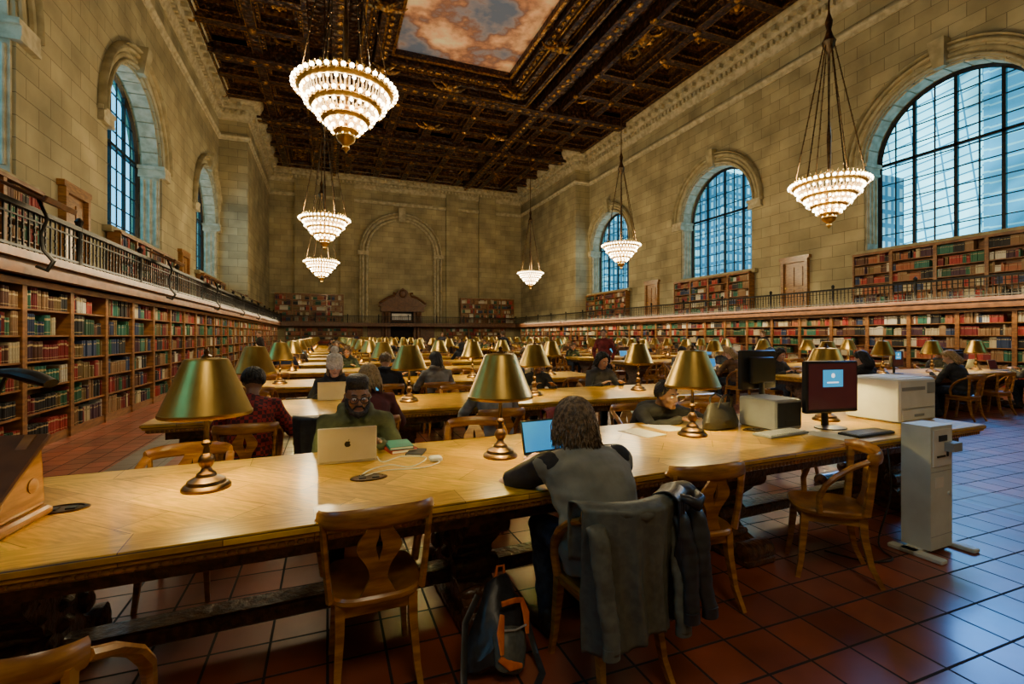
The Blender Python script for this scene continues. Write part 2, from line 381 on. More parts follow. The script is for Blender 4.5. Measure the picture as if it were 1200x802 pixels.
def person(P,loc=(0,0,0),rz=0,label='seated person',group=None):
    v=P.get('vox',.008); lean=P.get('lean',.25); st=P.get('stand',False); h0=.93 if st else .525
    wsc=P.get('w',1.0)
    pts=[];p=Vector((0,0,h0-.07))
    for i in range(7):
        pts.append(p.copy()); a=lean*(.15+1.15*i/6); p=p+Vector((0,math.sin(a),math.cos(a)))*.084
    rx=[.150,.168,.158,.150,.165,.178,.115]; ry=[.105,.125,.115,.108,.115,.108,.07]
    nb=pts[-1]+Vector((0,.0,.015)); a=lean*1.1
    body=MB();topm=MB();slv={1:MB(),-1:MB()};tr=MB()
    def both(f,infl=.012):
        f(body,0); f(topm,infl)
    both(lambda m,k:m.tube(pts,[((x+k)*wsc,y+k) for x,y in zip(rx,ry)],18,ref=(1,0,0)))
    nd=Vector((0,math.sin(lean*.7),math.cos(lean*.7)))
    hc=nb+nd*.155+Vector((0,.02,0))
    body.cap(nb-nd*.03,nb+nd*.09,.056,.050,12)
    topm.cap(nb-nd*.03,nb+nd*.012,.075,.068,12)
    if P.get('hood'):
        topm.tube([nb+Vector((.085,.03,.02)),nb+Vector((.09,-.05,.045)),nb+Vector((0,-.105,.04)),nb+Vector((-.09,-.05,.045)),nb+Vector((-.085,.03,.02)),nb+Vector((-.04,.085,-.03))],[.035,.042,.05,.042,.035,.02],10,ref=(0,0,1))
        topm.tube([nb+Vector((.04,.085,-.03)),nb+Vector((.085,.03,.02))],[.02,.035],10,ref=(0,0,1))
    short=P.get('short',False)
    tgt={1:P.get('hr',(.16,.40,.80)),-1:P.get('hl',(-.16,.40,.80))}
    px_,py_,pz_=P.get('pole',(.75,-.35,-1))
    for sd in (-1,1):
        slm=slv[sd] if P.get('sleeve') else topm
        sh=nb+Vector((sd*.172*wsc,-.01,-.045))
        for m,k in ((body,0),(topm,.012)): m.cap(nb+Vector((sd*.04,0,-.03)),sh,.062+k,.056+k,12)
        el,w=ik(sh,tgt[sd],.29,.25,(sd*px_,py_,pz_))
        body.cap(sh,el,.048,.038,12); body.cap(el,w,.038,.026,12)
        if short:
            md=sh+(el-sh)*.80
            slm.cap(sh+Vector((-sd*.02,0,.01)),sh+(md-sh)*.5,.072,.066,12); slm.tube([sh,md],[.068,.060],14)
        else:
            slm.cap(sh,el,.066,.054,12); slm.cap(el,w+(el-w).normalized()*.01,.054,.038,12)
        hd=(w-el).normalized(); hd=Vector((hd.x-sd*.12,hd.y,max(hd.z,-.12) if not st else hd.z))
        hand(body,w,hd,Vector((0,0,-1)) if not st else Vector((-sd,0,0)),-sd,P.get('curl',.35))
    for sd in (-1,1):
        hip=Vector((sd*.085,0,h0-.02))
        if st: kn=Vector((sd*.095,.02+sd*.06,.50)); an=Vector((sd*.10,-.02+sd*.12,.09)); toe=an+Vector((sd*.02,.15,-.05))
        else:
            kn=Vector((sd*.13,.41,.515)); an=Vector((sd*.14,.36+.05*sd,.10)); toe=an+Vector((sd*.03,.17,-.055))
        for m,k in ((body,-.004),(tr,.010)):
            m.cap(hip,kn,.082+k,.058+k,14); m.cap(kn,an,.056+k,.036+k,12)
            m.ell((0,-.005,h0-.03),(.158+k,.12+k,.09+k))
        body.cap(an,an+Vector((0,.10,-.05)),.034,.028,10)
    H=Matrix.Translation(hc)@Matrix.Rotation(P.get('hy',0),4,'Z')@Matrix.Rotation(-P.get('hp',.2),4,'X')
    b=body
    b.ell((0,-.008,.018),(.074,.093,.098),H,18,12); b.ell((0,.030,-.045),(.058,.060,.068),H,16,10); b.cap((-.018,.072,-.088),(.018,.072,-.088),.020,.020,8,H)
    b.cap((0,.088,.012),(0,.110,-.022),.009,.0135,8,H); b.cap((-.012,.098,-.026),(.012,.098,-.026),.0085,.0085,6,H)
    b.cap((-.040,.076,.028),(.040,.076,.028),.013,.013,8,H); b.ell((.042,.058,-.025),(.024,.026,.022),H); b.ell((-.042,.058,-.025),(.024,.026,.022),H)
    b.cap((-.02,.087,-.056),(.02,.087,-.056),.0085,.0085,6,H)
    for sd in(-1,1): b.ell((sd*.077,-.008,-.008),(.010,.020,.031),H,8,6)
    bm=evalmesh(body,'person',[P['skin']],v)
    root=mkobj('person',bm,None,loc=loc,rz=rz,label=label,cat='person',group=group)
    mkobj('shirt' if short else 'jacket',evalmesh(topm,'upper_clothing',[P['top']],max(v,.009),.009),root)
    if P.get('sleeve'):
        for sd in(-1,1): mkobj('sleeve',evalmesh(slv[sd],'sleeve',[P['sleeve']],max(v,.008),.006),root)
    mkobj('trousers',evalmesh(tr,'trousers',[P.get('trous',cl_jean)],max(v,.010),.008),root)
    for sd in (-1,1):
        if st: an=Vector((sd*.10,-.02+sd*.12,.0))
        else: an=Vector((sd*.14,.36+.05*sd,.0))
        s=MB(); s.tube([an+Vector((0,-.07,.04)),an+Vector((0,-.05,.05)),an+Vector((0,.02,.055)),an+Vector((sd*.01,.11,.04)),an+Vector((sd*.02,.18,.03)),an+Vector((sd*.02,.21,.025))],[(.02,.02),(.036,.045),(.042,.052),(.048,.038),(.044,.028),(.02,.015)],12,ref=(1,0,0))
        s.cap(an+Vector((0,-.01,.06)),an+Vector((0,-.01,.11)),.045,.046,10)
        s.obj('shoe',shoe_m,root)
    for sd in(-1,1):
        e=MB()
        e.mi=0; e.ell((sd*.030,.080,.004),(.013,.012,.0105),H,10,7); e.mi=1; e.ell((sd*.030,.0895,.002),(.0055,.004,.0055),H,8,5)
        e.obj('eye',[eye_w,eye_i],root)
    l=MB(); l.tube([Vector(q) for q in((-.024,.084,-.055),(-.012,.095,-.0545),(0,.0975,-.056),(.012,.095,-.0545),(.024,.084,-.055))],[.002,.006,.0065,.006,.002],8,ref=(0,0,1),M=H); l.obj('mouth',lip_m,root)
    hm=P['hair']; h=MB(); stl=P.get('style','short')
    for sd in(-1,1): h.tube([(sd*.014,.092,.030),(sd*.032,.092,.036),(sd*.050,.076,.030)],[.003,.005,.002],6,ref=(0,0,1),M=H)
    vol=1.06 if stl=='strands' else 1.0
    if stl=='afro':
        h.ell((0,-.022,.034),(.078,.088,.088),H,20,12)
        h.lathe([(.062,.03),(.076,.055),(.080,.09),(.078,.120),(.064,.136),(.03,.144),(.002,.145)],20,H@Matrix.Translation((0,-.010,0))@Matrix.Diagonal((.93,1.08,1,1)))
    else: h.ell((0,-.022,.035),(.083*vol,.092*vol,.097*vol),H,20,12)
    if stl=='strands': h.ell((0,-.052,-.040),(.070,.050,.085),H,16,10)
    if stl=='bun': h.ell((0,-.105,.05),(.045,.045,.045),H)
    N={'strands':1500,'long':260,'short':70,'afro':0,'bun':60,'bob':200}[stl]
    rr=random.Random(5)
    if P.get('lowres'): N=N//4
    HI=H.inverted()
    for i in range(N):
        ph=rr.uniform(0,2*pi); f=math.cos(ph-pi/2)
        ext={'strands':1.75,'long':2.0,'short':1.75,'bun':1.7,'bob':2.1}[stl]
        end=ext if f<.1 else ext*(1-f)+ .95*f
        end*=rr.uniform(.85,1.05)
        th0=rr.uniform(.05,1.3 if stl=='strands' else .9); ps=[]; ph2=ph; lift=rr.uniform(1.0,1.10) if stl=='strands' else 1.0
        wv=rr.uniform(0,6)
        for k in range(7):
            th=th0+(end-th0)*k/6; q=vol*(1.01+.05*rr.random())*(1+(lift-1)*k/6)
            if stl=='strands': ph2+=.06*math.sin(k*1.4+wv)
            ps.append(Vector((.083*math.sin(th)*math.cos(ph2)*q,-.015+.098*math.sin(th)*math.sin(ph2)*q,.025+.103*math.cos(th)*q)))
        if stl=='long' and f<.35:
            for k in range(3): ps.append(ps[-1]+Vector((rr.uniform(-.01,.01),-.008+rr.uniform(-.01,.01),-.055)))
        if stl=='strands' and f<.5:
            dn=(HI.to_3x3()@Vector((0,0,-1))).normalized(); sw=Vector((rr.uniform(-.7,.7),rr.uniform(-.7,.05),0)); L_=rr.uniform(.014,.030)
            for k in range(5): ps.append(ps[-1]+(dn*.8+Vector((0,0,-.2))+sw*.4)*L_+Vector((.006*math.sin(k*1.5+wv),.006*math.cos(k*1.5+wv),0)))
        r0=.0032 if stl=='strands' else .0075
        if P.get('lowres'): r0=.014
        h.tube(ps,[r0*.5]+[r0]*(len(ps)-2)+[.0008],4 if stl=='strands' else 5,M=H)
    if P.get('beard'):
        h.tube([(sd,yy,zz) for sd,yy,zz in((-.072,.01,-.01),(-.066,.028,-.055),(-.042,.062,-.092),(0,.082,-.108),(.042,.062,-.092),(.066,.028,-.055),(.072,.01,-.01))],[.010,.017,.024,.027,.024,.017,.010],10,ref=(0,0,1),M=H)
        h.tube([(-.034,.078,-.066),(-.020,.094,-.044),(0,.100,-.040),(.020,.094,-.044),(.034,.078,-.066)],[.007,.006,.006,.006,.007],6,ref=(0,0,1),M=H)
    h.obj('hair',hm,root,sharp=None)
    if P.get('glasses'):
        g=MB()
        for sd in(-1,1):
            g.tube([(sd*.033+.027*math.cos(t*pi/8),.108,.002+.021*math.sin(t*pi/8)) for t in range(16)],.0030,6,ref=(0,1,0),M=H,closed=True)
            g.tube([(sd*.058,.106,.008),(sd*.082,.06,.008),(sd*.084,-.01,.006)],.003,6,M=H)
        g.tube([(-.009,.109,.006),(0,.114,.009),(.009,.109,.006)],.003,6,M=H)
        g.obj('glasses',blackp,root)
    if P.get('beanie'):
        k=MB(); k.lathe([(.098,-.01),(.106,.01),(.106,.065),(.100,.078),(.100,.115),(.082,.152),(.04,.176),(.008,.18)],22,H@Matrix.Translation((0,-.012,0))@Matrix.Diagonal((.95,1.08,1,1)))
        k.ell((0,-.015,.215),(.048,.048,.048),H)
        k.obj('beanie',knit,root)
    return root
man1=person(dict(lean=.48,hp=.20,hy=.05,hr=(.10,.42,.81),hl=(-.12,.42,.81),skin=skin1,top=cl_green,hair=hair_bk,style='afro',beard=True,glasses=True,hood=True,w=1.12,vox=.006),(.18,3.60,0),pi+.03,'bearded person in olive green jacket and glasses typing on a laptop')
man2=person(dict(lean=.70,hp=.12,hy=.05,hr=(.18,.58,.80),hl=(-.14,.56,.80),pole=(1,-.35,-.45),skin=skin2,top=cl_greyt,sleeve=cl_black,short=True,hair=hair_br,style='strands',w=1.24,vox=.006),(1.17,1.86,0),.0,'person in grey T-shirt with black sleeves bent over a laptop')
wom3=person(dict(lean=1.0,hp=.15,hy=.30,hr=(.02,.62,.80),hl=(-.32,.55,.80),pole=(1,-.2,-.4),skin=skin3,top=cl_black,hair=hair_bk,style='bob',vox=.008),(2.80,3.80,0),pi-.1,'dark-haired person in black top leaning low over notes and writing')
wom4=person(dict(lean=.35,hp=.15,skin=skin2,top=cl_black,hair=hair_bl,style='long',beanie=True,vox=.011,hood=True,lowres=True),(.08,6.36,0),pi,'person in grey knitted hat and dark coat at a laptop')
TP=[]
for k,(sk,hr,stl,ln,hp_) in enumerate(((skin2,hair_br,'short',.35,.45),(skin3,hair_bk,'bob',.5,.5),(skin2,hair_bk,'long',.3,.4),(skin2,hair_bl,'long',.45,.55))):
    TP.append(person(dict(lean=ln,hp=hp_,hy=.15*(k-1),skin=sk,top=cl_var,hair=hr,style=stl,vox=.014,lowres=True,hood=(k%2==0)),(0,0,0),0,'reader sitting and bent over a long table',group='readers at the long tables'))
stand_t=person(dict(lean=.05,hp=.1,stand=True,hr=(.22,.12,.86),hl=(-.22,.05,.84),skin=skin2,top=cl_var,hair=hair_br,style='short',vox=.013,lowres=True),(0,0,0),0,'person standing between the tables',group='people standing in the reading room')
# ------------------------------------------------------------ room shell
XL,XR,YB,YP,PL,PR,ZC=-5.9,18.7,43.0,32.0,-4.4,17.5,15.8
WCR=[-.4,9.5,19.4,29.3]; WCL=[-.4,10.25,19.4,29.3]; HW=2.42; SILL=4.62; SPR=7.85
def sidewall(name,X,out,label,WC):
    mb=MB(); Y0=-7; seg=24
    def q(a,b,c,d): mb.add([(X,)+a,(X,)+b,(X,)+c,(X,)+d],[(0,1,2,3)])
    y=Y0
    for c in WC:
        q((y,0),(c-HW,0),(c-HW,ZC),(y,ZC)); q((c-HW,0),(c+HW,0),(c+HW,SILL),(c-HW,SILL))
        for i in range(seg):
            a0=pi-pi*i/seg; a1=pi-pi*(i+1)/seg
            q((c+HW*math.cos(a0),SPR+HW*math.sin(a0)),(c+HW*math.cos(a1),SPR+HW*math.sin(a1)),(c+HW*math.cos(a1),ZC),(c+HW*math.cos(a0),ZC))
        y=c+HW
    q((y,0),(YP,0),(YP,ZC),(y,ZC))
    X1=X+out*1.0
    for c in WC:
        ol=[(c-HW,SILL),(c-HW,SPR)]+[(c+HW*math.cos(pi-pi*i/seg),SPR+HW*math.sin(pi*i/seg)) for i in range(1,seg)]+[(c+HW,SPR),(c+HW,SILL)]
        n=len(ol)
        for i in range(n):
            a=ol[i];b=ol[(i+1)%n]; mb.add([(X,)+a,(X,)+b,(X1,)+b,(X1,)+a],[(0,1,2,3)])
    mb.obj(name,stone,kind='structure',label=label)
    XP=PL if out<0 else PR; mb=MB()
    mb.add([(X,YP,0),(XP,YP,0),(XP,YP,ZC),(X,YP,ZC)],[(0,1,2,3)])
    mb.add([(XP,YP,0),(XP,YB,0),(XP,YB,ZC),(XP,YP,ZC)],[(0,1,2,3)])
    return mb.obj(name+'_bay',stone,kind='structure',label='projecting limestone end bay of the side wall')
sidewall('wall_left',XL,-1,'tall limestone block wall pierced by arched windows',WCL)
sidewall('wall_right',XR,1,'tall limestone block wall pierced by arched windows',WCR)
mb=MB(); mb.add([(PL,YB,0),(PR,YB,0),(PR,YB,ZC),(PL,YB,ZC)],[(0,1,2,3)])
mb.box(13.2,14.8,YB-.3,YB,2.5,ZC); mb.box(-2.5,-1.0,YB-.3,YB,2.5,ZC); mb.box(10.1,11.2,YB-.22,YB,2.5,ZC); mb.box(1.0,2.1,YB-.22,YB,2.5,ZC)
mb.obj('wall_back',stone,kind='structure',label='limestone end wall with pilasters and blind arch')
mb=MB(); mb.add([(XL,-7,0),(XR,-7,0),(XR,-7,ZC),(XL,-7,ZC)],[(0,1,2,3)]); mb.obj('wall_front',stone,kind='structure',label='limestone end wall behind the viewer')
mb=MB(); mb.box(XL-.2,XR+.2,-7.2,YB+.2,-.2,0); mb.obj('floor',tile,kind='structure',label='glossy red terracotta tile floor with grey stone bands')
# windows
def window(n,X,c,out):
    mb=MB(); xx=X+out*.8; r=HW
    mb.mi=0
    mb.tube([(xx,c-r+.06,SILL)]+[(xx,c-(r-.06)*math.cos(pi*i/24),SPR+(r-.06)*math.sin(pi*i/24)) for i in range(25)]+[(xx,c+r-.06,SILL)],[(.09,.09)]*27,4,ref=(1,0,0))
    mb.box(xx-.09,xx+.09,c-r,c+r,SILL-.02,SILL+.14); mb.box(xx-.05,xx+.05,c-r,c+r,SPR-.05,SPR+.05)
    k=8
    for i in range(1,k):
        y=c-r+2*r*i/k; zt=SPR+math.sqrt(max(r*r-(y-c)**2,0))-.04; w=.05 if i in(2,4,6) else .02
        mb.box(xx-w,xx+w,y-w,y+w,SILL,zt)
    z=SILL+.62
    while z<SPR+r-.2:
        hw=r-.05 if z<SPR else math.sqrt(max(r*r-(z-SPR)**2,0))-.04
        mb.box(xx-.02,xx+.02,c-hw,c+hw,z-.018,z+.018); z+=.62
    mb.mi=1
    ol=[(xx,c-r,SILL)]+[(xx,c-r*math.cos(pi*i/24),SPR+r*math.sin(pi*i/24)) for i in range(25)]+[(xx,c+r,SILL)]
    mb.add(ol,[tuple(range(27))])
    mb.obj('window_%d'%n,[iron,glass_m],kind='structure',label='tall arched window with black iron muntins')
    t=MB(); ins=-out
    for rr,pr,dp in ((r+.10,.07,.09),(r+.26,.09,.05),(r+.46,.10,.12),(r+.60,.05,.19)):
        pts=[(X+ins*dp*.35,c-rr,SPR-.1)]+[(X+ins*dp*.35,c-rr*math.cos(pi*i/32),SPR+rr*math.sin(pi*i/32)) for i in range(33)]+[(X+ins*dp*.35,c+rr,SPR-.1)]
        t.tube(pts,[(dp*.72,pr*.72)]*35,8,ref=(1,0,0),sq=False)
    vs=[(X,c-.15,SPR+r-.06),(X,c+.15,SPR+r-.06),(X+ins*.2,c+.15,SPR+r-.06),(X+ins*.2,c-.15,SPR+r-.06),(X,c-.24,SPR+r+.80),(X,c+.24,SPR+r+.80),(X+ins*.36,c+.24,SPR+r+.80),(X+ins*.36,c-.24,SPR+r+.80)]
    t.add(vs,[(0,3,2,1),(4,5,6,7),(0,1,5,4),(1,2,6,5),(2,3,7,6),(3,0,4,7)])
    a,b=sorted((X+ins*.22,X+out*.9)); t.box(a,b,c-r-.35,c+r+.35,SILL-.18,SILL)
    t.mi=1
    for sy in(-1,1):
        y0=c+sy*r
        a,b=sorted((y0-sy*.14,y0+sy*.62)); x0,x1=sorted((X+ins*.14,X+out*.72)); t.box(x0,x1,a,b,SPR-.40,SPR-.32); t.box(x0,x1,a+.03,b-.03,SPR-.32,SPR-.10)
        a,b=sorted((y0-sy*.19,y0+sy*.66)); t.box(x0-.02,x1,a,b,SPR-.10,SPR+.02)
        a,b=sorted((y0-sy*.07,y0)); x0,x1=sorted((X+out*.06,X+out*.66)); t.box(x0,x1,a,b,SILL,SPR-.40)
        for q in range(3):
            xq=X+out*(.16+.20*q); t.tube([(xq,y0-sy*.075,SILL+.3),(xq,y0-sy*.075,SPR-.5)],.045,8)
    for i in range(14):
        a0=pi*i/14+.01;a1=pi*(i+1)/14-.01; r2=r-.05
        p=[(X+out*.10,c+r*math.cos(a),SPR+r*math.sin(a)) for a in(a0,a1)]+[(X+out*.62,c+r*math.cos(a),SPR+r*math.sin(a)) for a in(a1,a0)]
        p2=[(x,c+(y-c)*r2/r,SPR+(z-SPR)*r2/r) for x,y,z in p]
        t.add(p+p2,[(4,5,6,7),(0,1,5,4),(1,2,6,5),(2,3,7,6),(3,0,4,7)])
    t.obj('trim_%d'%n,[stone_pl,stone_wh],kind='structure',label='moulded limestone arch surround with keystone and imposts')
n=1
for X,out,WC in((XL,-1,WCL),(XR,1,WCR)):
    for c in WC: window(n,X,c,out); n+=1
path=[(XL,-7),(XL,YP),(PL,YP),(PL,YB),(PR,YB),(PR,YP),(XR,YP),(XR,-7)]
def sweep(prof,mb):
    nrm=[]
    for i in range(len(path)-1):
        a=Vector(path[i]);b=Vector(path[i+1]);d=(b-a).normalized(); nrm.append(Vector((d.y,-d.x)))
    rows=[]
    for i,p in enumerate(path):
        if i==0: o=nrm[0]
        elif i==len(path)-1: o=nrm[-1]
        else: o=nrm[i-1]+nrm[i]
        rows.append([(p[0]+o.x*q,p[1]+o.y*q,z) for q,z in prof])
    vs=[v for r in rows for v in r]; m=len(prof); fs=[]
    for i in range(len(path)-1):
        for j in range(m-1): fs.append((i*m+j,(i+1)*m+j,(i+1)*m+j+1,i*m+j+1))
    mb.add(vs,fs)
def along(mb,step,q0,q1,z0,z1,w):
    for i in range(len(path)-1):
        a=Vector(path[i]);b=Vector(path[i+1]);d=b-a;Ln=d.length;d.normalize();o=Vector((d.y,-d.x)); k=int(Ln/step)
        for j in range(k):
            c=a+d*(Ln*(j+.5)/k); p=c+o*q0;q=c+o*q1
            xs=[p.x-d.x*w/2,p.x+d.x*w/2,q.x-d.x*w/2,q.x+d.x*w/2];ys=[p.y-d.y*w/2,p.y+d.y*w/2,q.y-d.y*w/2,q.y+d.y*w/2]
            mb.box(min(xs),max(xs),min(ys),max(ys),z0,z1)
cm=MB()
sweep([(0,14.05),(.08,14.05),(.10,14.2),(.16,14.28),(.18,14.36),(.18,14.60),(.32,14.66),(.36,14.76),(.36,14.96),(.60,15.03),(.65,15.2),(.72,15.28),(.76,15.45),(.76,15.8)],cm)
sweep([(0,12.9),(.06,12.92),(.08,13.04),(.15,13.1),(.15,13.17),(0,13.19)],cm)
along(cm,.30,.18,.33,14.40,14.60,.16); along(cm,.62,.36,.61,14.78,14.97,.2)
cm.obj('trim_20',stone_wh,kind='structure',label='deep limestone cornice with dentils and brackets')
# ceiling
cb=MB(); cb.box(XL-1,XR+1,-7.5,YB+.5,ZC,ZC+.3); gd=MB(); CX=6.15
def ring(mb,x0,x1,y0,y1,zt,w,h):
    mb.box(x0,x1,y0,y0+w,zt-h,zt); mb.box(x0,x1,y1-w,y1,zt-h,zt); mb.box(x0,x0+w,y0+w,y1-w,zt-h,zt); mb.box(x1-w,x1,y0+w,y1-w,zt-h,zt)
PX0,PX1,PY0,PY1=CX-3.05,CX+3.05,4.5,24.2
pitch=2.32; nx=10
x0g=CX-pitch*nx/2; y0g=YB-.5-pitch*20
def rosette(x,y,s):
    gd.lathe([(.42*s,0),(.42*s,-.05),(.30*s,-.12),(.24*s,-.08),(.15*s,-.2),(.01,-.28)],12,Matrix.Translation((x,y,ZC)))
    for q in range(8):
        qa=q*pi/4; gd.ell((x+.36*s*math.cos(qa),y+.36*s*math.sin(qa),ZC-.10),(.09*s,.09*s,.06),None,6,4)
def coffer(a,b,c,d):
    ring(cb,a,b,c,d,ZC,.22,.75); ring(cb,a+.22,b-.22,c+.22,d-.22,ZC,.18,.50); ring(cb,a+.40,b-.40,c+.40,d-.40,ZC,.16,.26)
    ring(gd,a+.38,b-.38,c+.38,d-.38,ZC-.50,.03,.035); ring(gd,a+.55,b-.55,c+.55,d-.55,ZC-.02,.04,.22); ring(gd,a+.20,b-.20,c+.20,d-.20,ZC-.735,.025,.03)
    m=((a+b)/2,(c+d)/2)
    def beads(p0,p1):
        k=max(int((Vector(p1)-Vector(p0)).length/.21),1)
        for q in range(k+1): t=q/k; gd.ell((p0[0]+(p1[0]-p0[0])*t,p0[1]+(p1[1]-p0[1])*t,ZC-.50),(.05,.05,.03),None,6,4)
    beads((a+.31,c+.31),(b-.31,c+.31)); beads((a+.31,d-.31),(b-.31,d-.31)); beads((a+.31,c+.5),(a+.31,d-.5)); beads((b-.31,c+.5),(b-.31,d-.5))
    gd.ell((a,c,ZC-.78),(.19,.19,.13),None,8,5)
    if d-c>3:
        rosette(m[0],m[1],1.25)
        for s in(-1,1):
            rosette(m[0],m[1]+s*1.25,.6)
            for u in(-1,1): gd.tube([(m[0],m[1]+s*.5,ZC-.1),(m[0]+u*.35,m[1]+s*.75,ZC-.14),(m[0]+u*.4,m[1]+s*1.15,ZC-.12),(m[0]+u*.1,m[1]+s*1.6,ZC-.08)],[.07,.08,.06,.02],6)
    elif b-a>3:
        rosette(m[0],m[1],1.25)
        for s in(-1,1):
            rosette(m[0]+s*1.25,m[1],.6)
            for u in(-1,1): gd.tube([(m[0]+s*.5,m[1],ZC-.1),(m[0]+s*.75,m[1]+u*.35,ZC-.14),(m[0]+s*1.15,m[1]+u*.4,ZC-.12),(m[0]+s*1.6,m[1]+u*.1,ZC-.08)],[.07,.08,.06,.02],6)
    else: rosette(m[0],m[1],1.0)
done=set()
for i in range(nx):
    for j in range(2,20):
        if (i,j) in done: continue
        a=x0g+i*pitch;b=a+pitch;c=y0g+j*pitch;d=c+pitch
        if c<-3: continue
        def blocked(a,b,c,d): return b>PX0-1.75 and a<PX1+1.75 and d>PY0-1.75 and c<PY1+1.75
        if blocked(a,b,c,d): continue
        if i in(1,8) and j%3==0 and j<19: d+=pitch; done.add((i,j+1))
        elif j in(14,17) and i in(2,4,6) : b+=pitch; done.add((i+1,j))
        coffer(a,b,c,d)
for w0,h,w in((.0,.35,.25),(.3,.6,.35),(.75,.85,.22),(1.05,.5,.3),(1.45,.95,.28)):
    ring(cb,PX0-w0-w,PX1+w0+w,PY0-w0-w,PY1+w0+w,ZC,w,h)
ring(gd,PX0-.12,PX1+.12,PY0-.12,PY1+.12,ZC-.33,.12,.07); ring(gd,PX0-.72,PX1+.72,PY0-.72,PY1+.72,ZC-.58,.08,.12); ring(gd,PX0-1.4,PX1+1.4,PY0-1.4,PY1+1.4,ZC-.45,.08,.12); ring(gd,PX0-1.66,PX1+1.66,PY0-1.66,PY1+1.66,ZC-.94,.07,.05)
for k in range(44):
    for s,x_ in((-1,PX0),(1,PX1)):
        gd.ell((x_+s*.48,PY0+k*.46,ZC-.62),(.12,.17,.08),None,8,5); gd.ell((x_+s*1.2,PY0+k*.46,ZC-.52),(.07,.10,.06),None,6,4)
for k in range(14):
    gd.ell((PX0+k*.46,PY1+.48,ZC-.62),(.17,.12,.08),None,8,5); gd.ell((PX0+k*.46,PY1+1.2,ZC-.52),(.10,.07,.06),None,6,4)
for (xx,yy) in((PX0-.5,PY1+.6),(PX1+.5,PY1+.6),(CX,PY1+1.1),(PX0-.9,15),(PX1+.9,15),(PX1+.9,20),(PX0-.9,20),(CX,PY1+6.3),(CX+4.6,PY1+6.3),(CX-4.6,PY1+6.3)):
    for s in(-1,1):
        gd.tube([(xx,yy,ZC-.9),(xx+s*.35,yy,ZC-1.0),(xx+s*.65,yy+.1,ZC-.92),(xx+s*.9,yy,ZC-.8)],[.16,.13,.09,.02],7)
        gd.tube([(xx+s*.1,yy,ZC-.9),(xx+s*.3,yy-.3,ZC-.95),(xx+s*.55,yy-.35,ZC-.85)],[.10,.09,.02],7)
    gd.ell((xx,yy,ZC-.95),(.24,.24,.2),None,10,6)
for yy in(2.6,y0g+pitch*13,y0g+pitch*16):
    cb.box(XL+.9,XR-.9,yy-.4,yy+.4,ZC-1.0,ZC)
    for k in range(40): gd.ell((XL+1.4+k*.56,yy,ZC-1.01),(.16,.16,.06),None,8,4)
for xx in(CX-pitch*2.0-1.0,CX+pitch*2.0+1.0):
    cb.box(xx-.32,xx+.32,-5,YB-1,ZC-.95,ZC)
    for k in range(76): gd.ell((xx,.5+k*.56,ZC-.96),(.14,.17,.06),None,8,4)
cb.obj('ceiling',ceil_m,kind='structure',label='dark carved and coffered timber ceiling')
gd.obj('trim_21',gold,kind='structure',label='gilded rosettes and mouldings on the coffered ceiling')
mb=MB(); mb.box(PX0,PX1,PY0,PY1,ZC-.06,ZC-.01); mb.obj('ceiling_painting',cloud_m,label='painted sky panel of orange and grey clouds set in ceiling',cat='ceiling painting')
# back wall arch + portal
BA=6.1; mb=MB()
for rr,dp,w in((2.95,.22,.13),(3.25,.12,.12),(3.5,.30,.10)):
    mb.tube([(BA-rr,YB-dp*.4,2.5)]+[(BA-rr*math.cos(pi*i/28),YB-dp*.4,8.7+rr*math.sin(pi*i/28)) for i in range(29)]+[(BA+rr,YB-dp*.4,2.5)],[(dp*.8,w)]*31,8,ref=(0,1,0))
mb.box(BA-3.7,BA-2.8,YB-.35,YB,8.4,8.75); mb.box(BA+2.8,BA+3.7,YB-.35,YB,8.4,8.75); mb.box(BA-.28,BA+.28,YB-.6,YB,11.4,12.6)
mb.obj('trim_22',stone_wh,kind='structure',label='blind stone arch moulding on the end wall')
mb=MB(); mb.mi=0; y=YB
for s in(-1,1):
    a,b=sorted((BA+s*1.0,BA+s*1.7)); mb.box(a,b,y-.5,y,0,3.6)
    mb.lathe([(.22,0),(.22,.15),(.17,.25),(.16,3.2),(.21,3.3),(.24,3.5)],14,Matrix.Translation((BA+s*1.38,y-.62,0)))
mb.box(BA-1.85,BA+1.85,y-.9,y,3.55,4.0); mb.box(BA-2.0,BA+2.0,y-1.0,y,4.0,4.18)
mb.prism([(BA-1.8,4.18),(BA+1.8,4.18),(BA+1.1,4.72),(BA+.6,4.85),(BA+.4,5.35),(BA,5.6),(BA-.4,5.35),(BA-.6,4.85),(BA-1.1,4.72)],y-.8,y,'Y')
for s in(-1,1): mb.tube([(BA+s*2.0,y-.9,4.23),(BA+s*1.2,y-.9,4.78),(BA+s*.7,y-.9,4.92),(BA+s*.6,y-.9,5.1),(BA+s*.85,y-.9,5.15)],.10,8,ref=(0,1,0))
mb.ell((BA,y-.9,5.1),(.3,.12,.36))
mb.box(BA-2.9,BA-1.7,y-.2,y,0,2.3); mb.box(BA+1.7,BA+2.9,y-.2,y,0,2.3)
mb.mi=1; mb.box(BA-1.0,BA+1.0,y-.06,y-.02,0,3.55)
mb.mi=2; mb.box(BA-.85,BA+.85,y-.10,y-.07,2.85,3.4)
mb.mi=0; mb.box(BA-1.0,BA+1.0,y-.14,y-.08,2.7,2.8)
mb.obj('door_1',[wood_md,opening_dark,corridor_glow],kind='structure',label='grand carved wooden doorway with crested pediment')
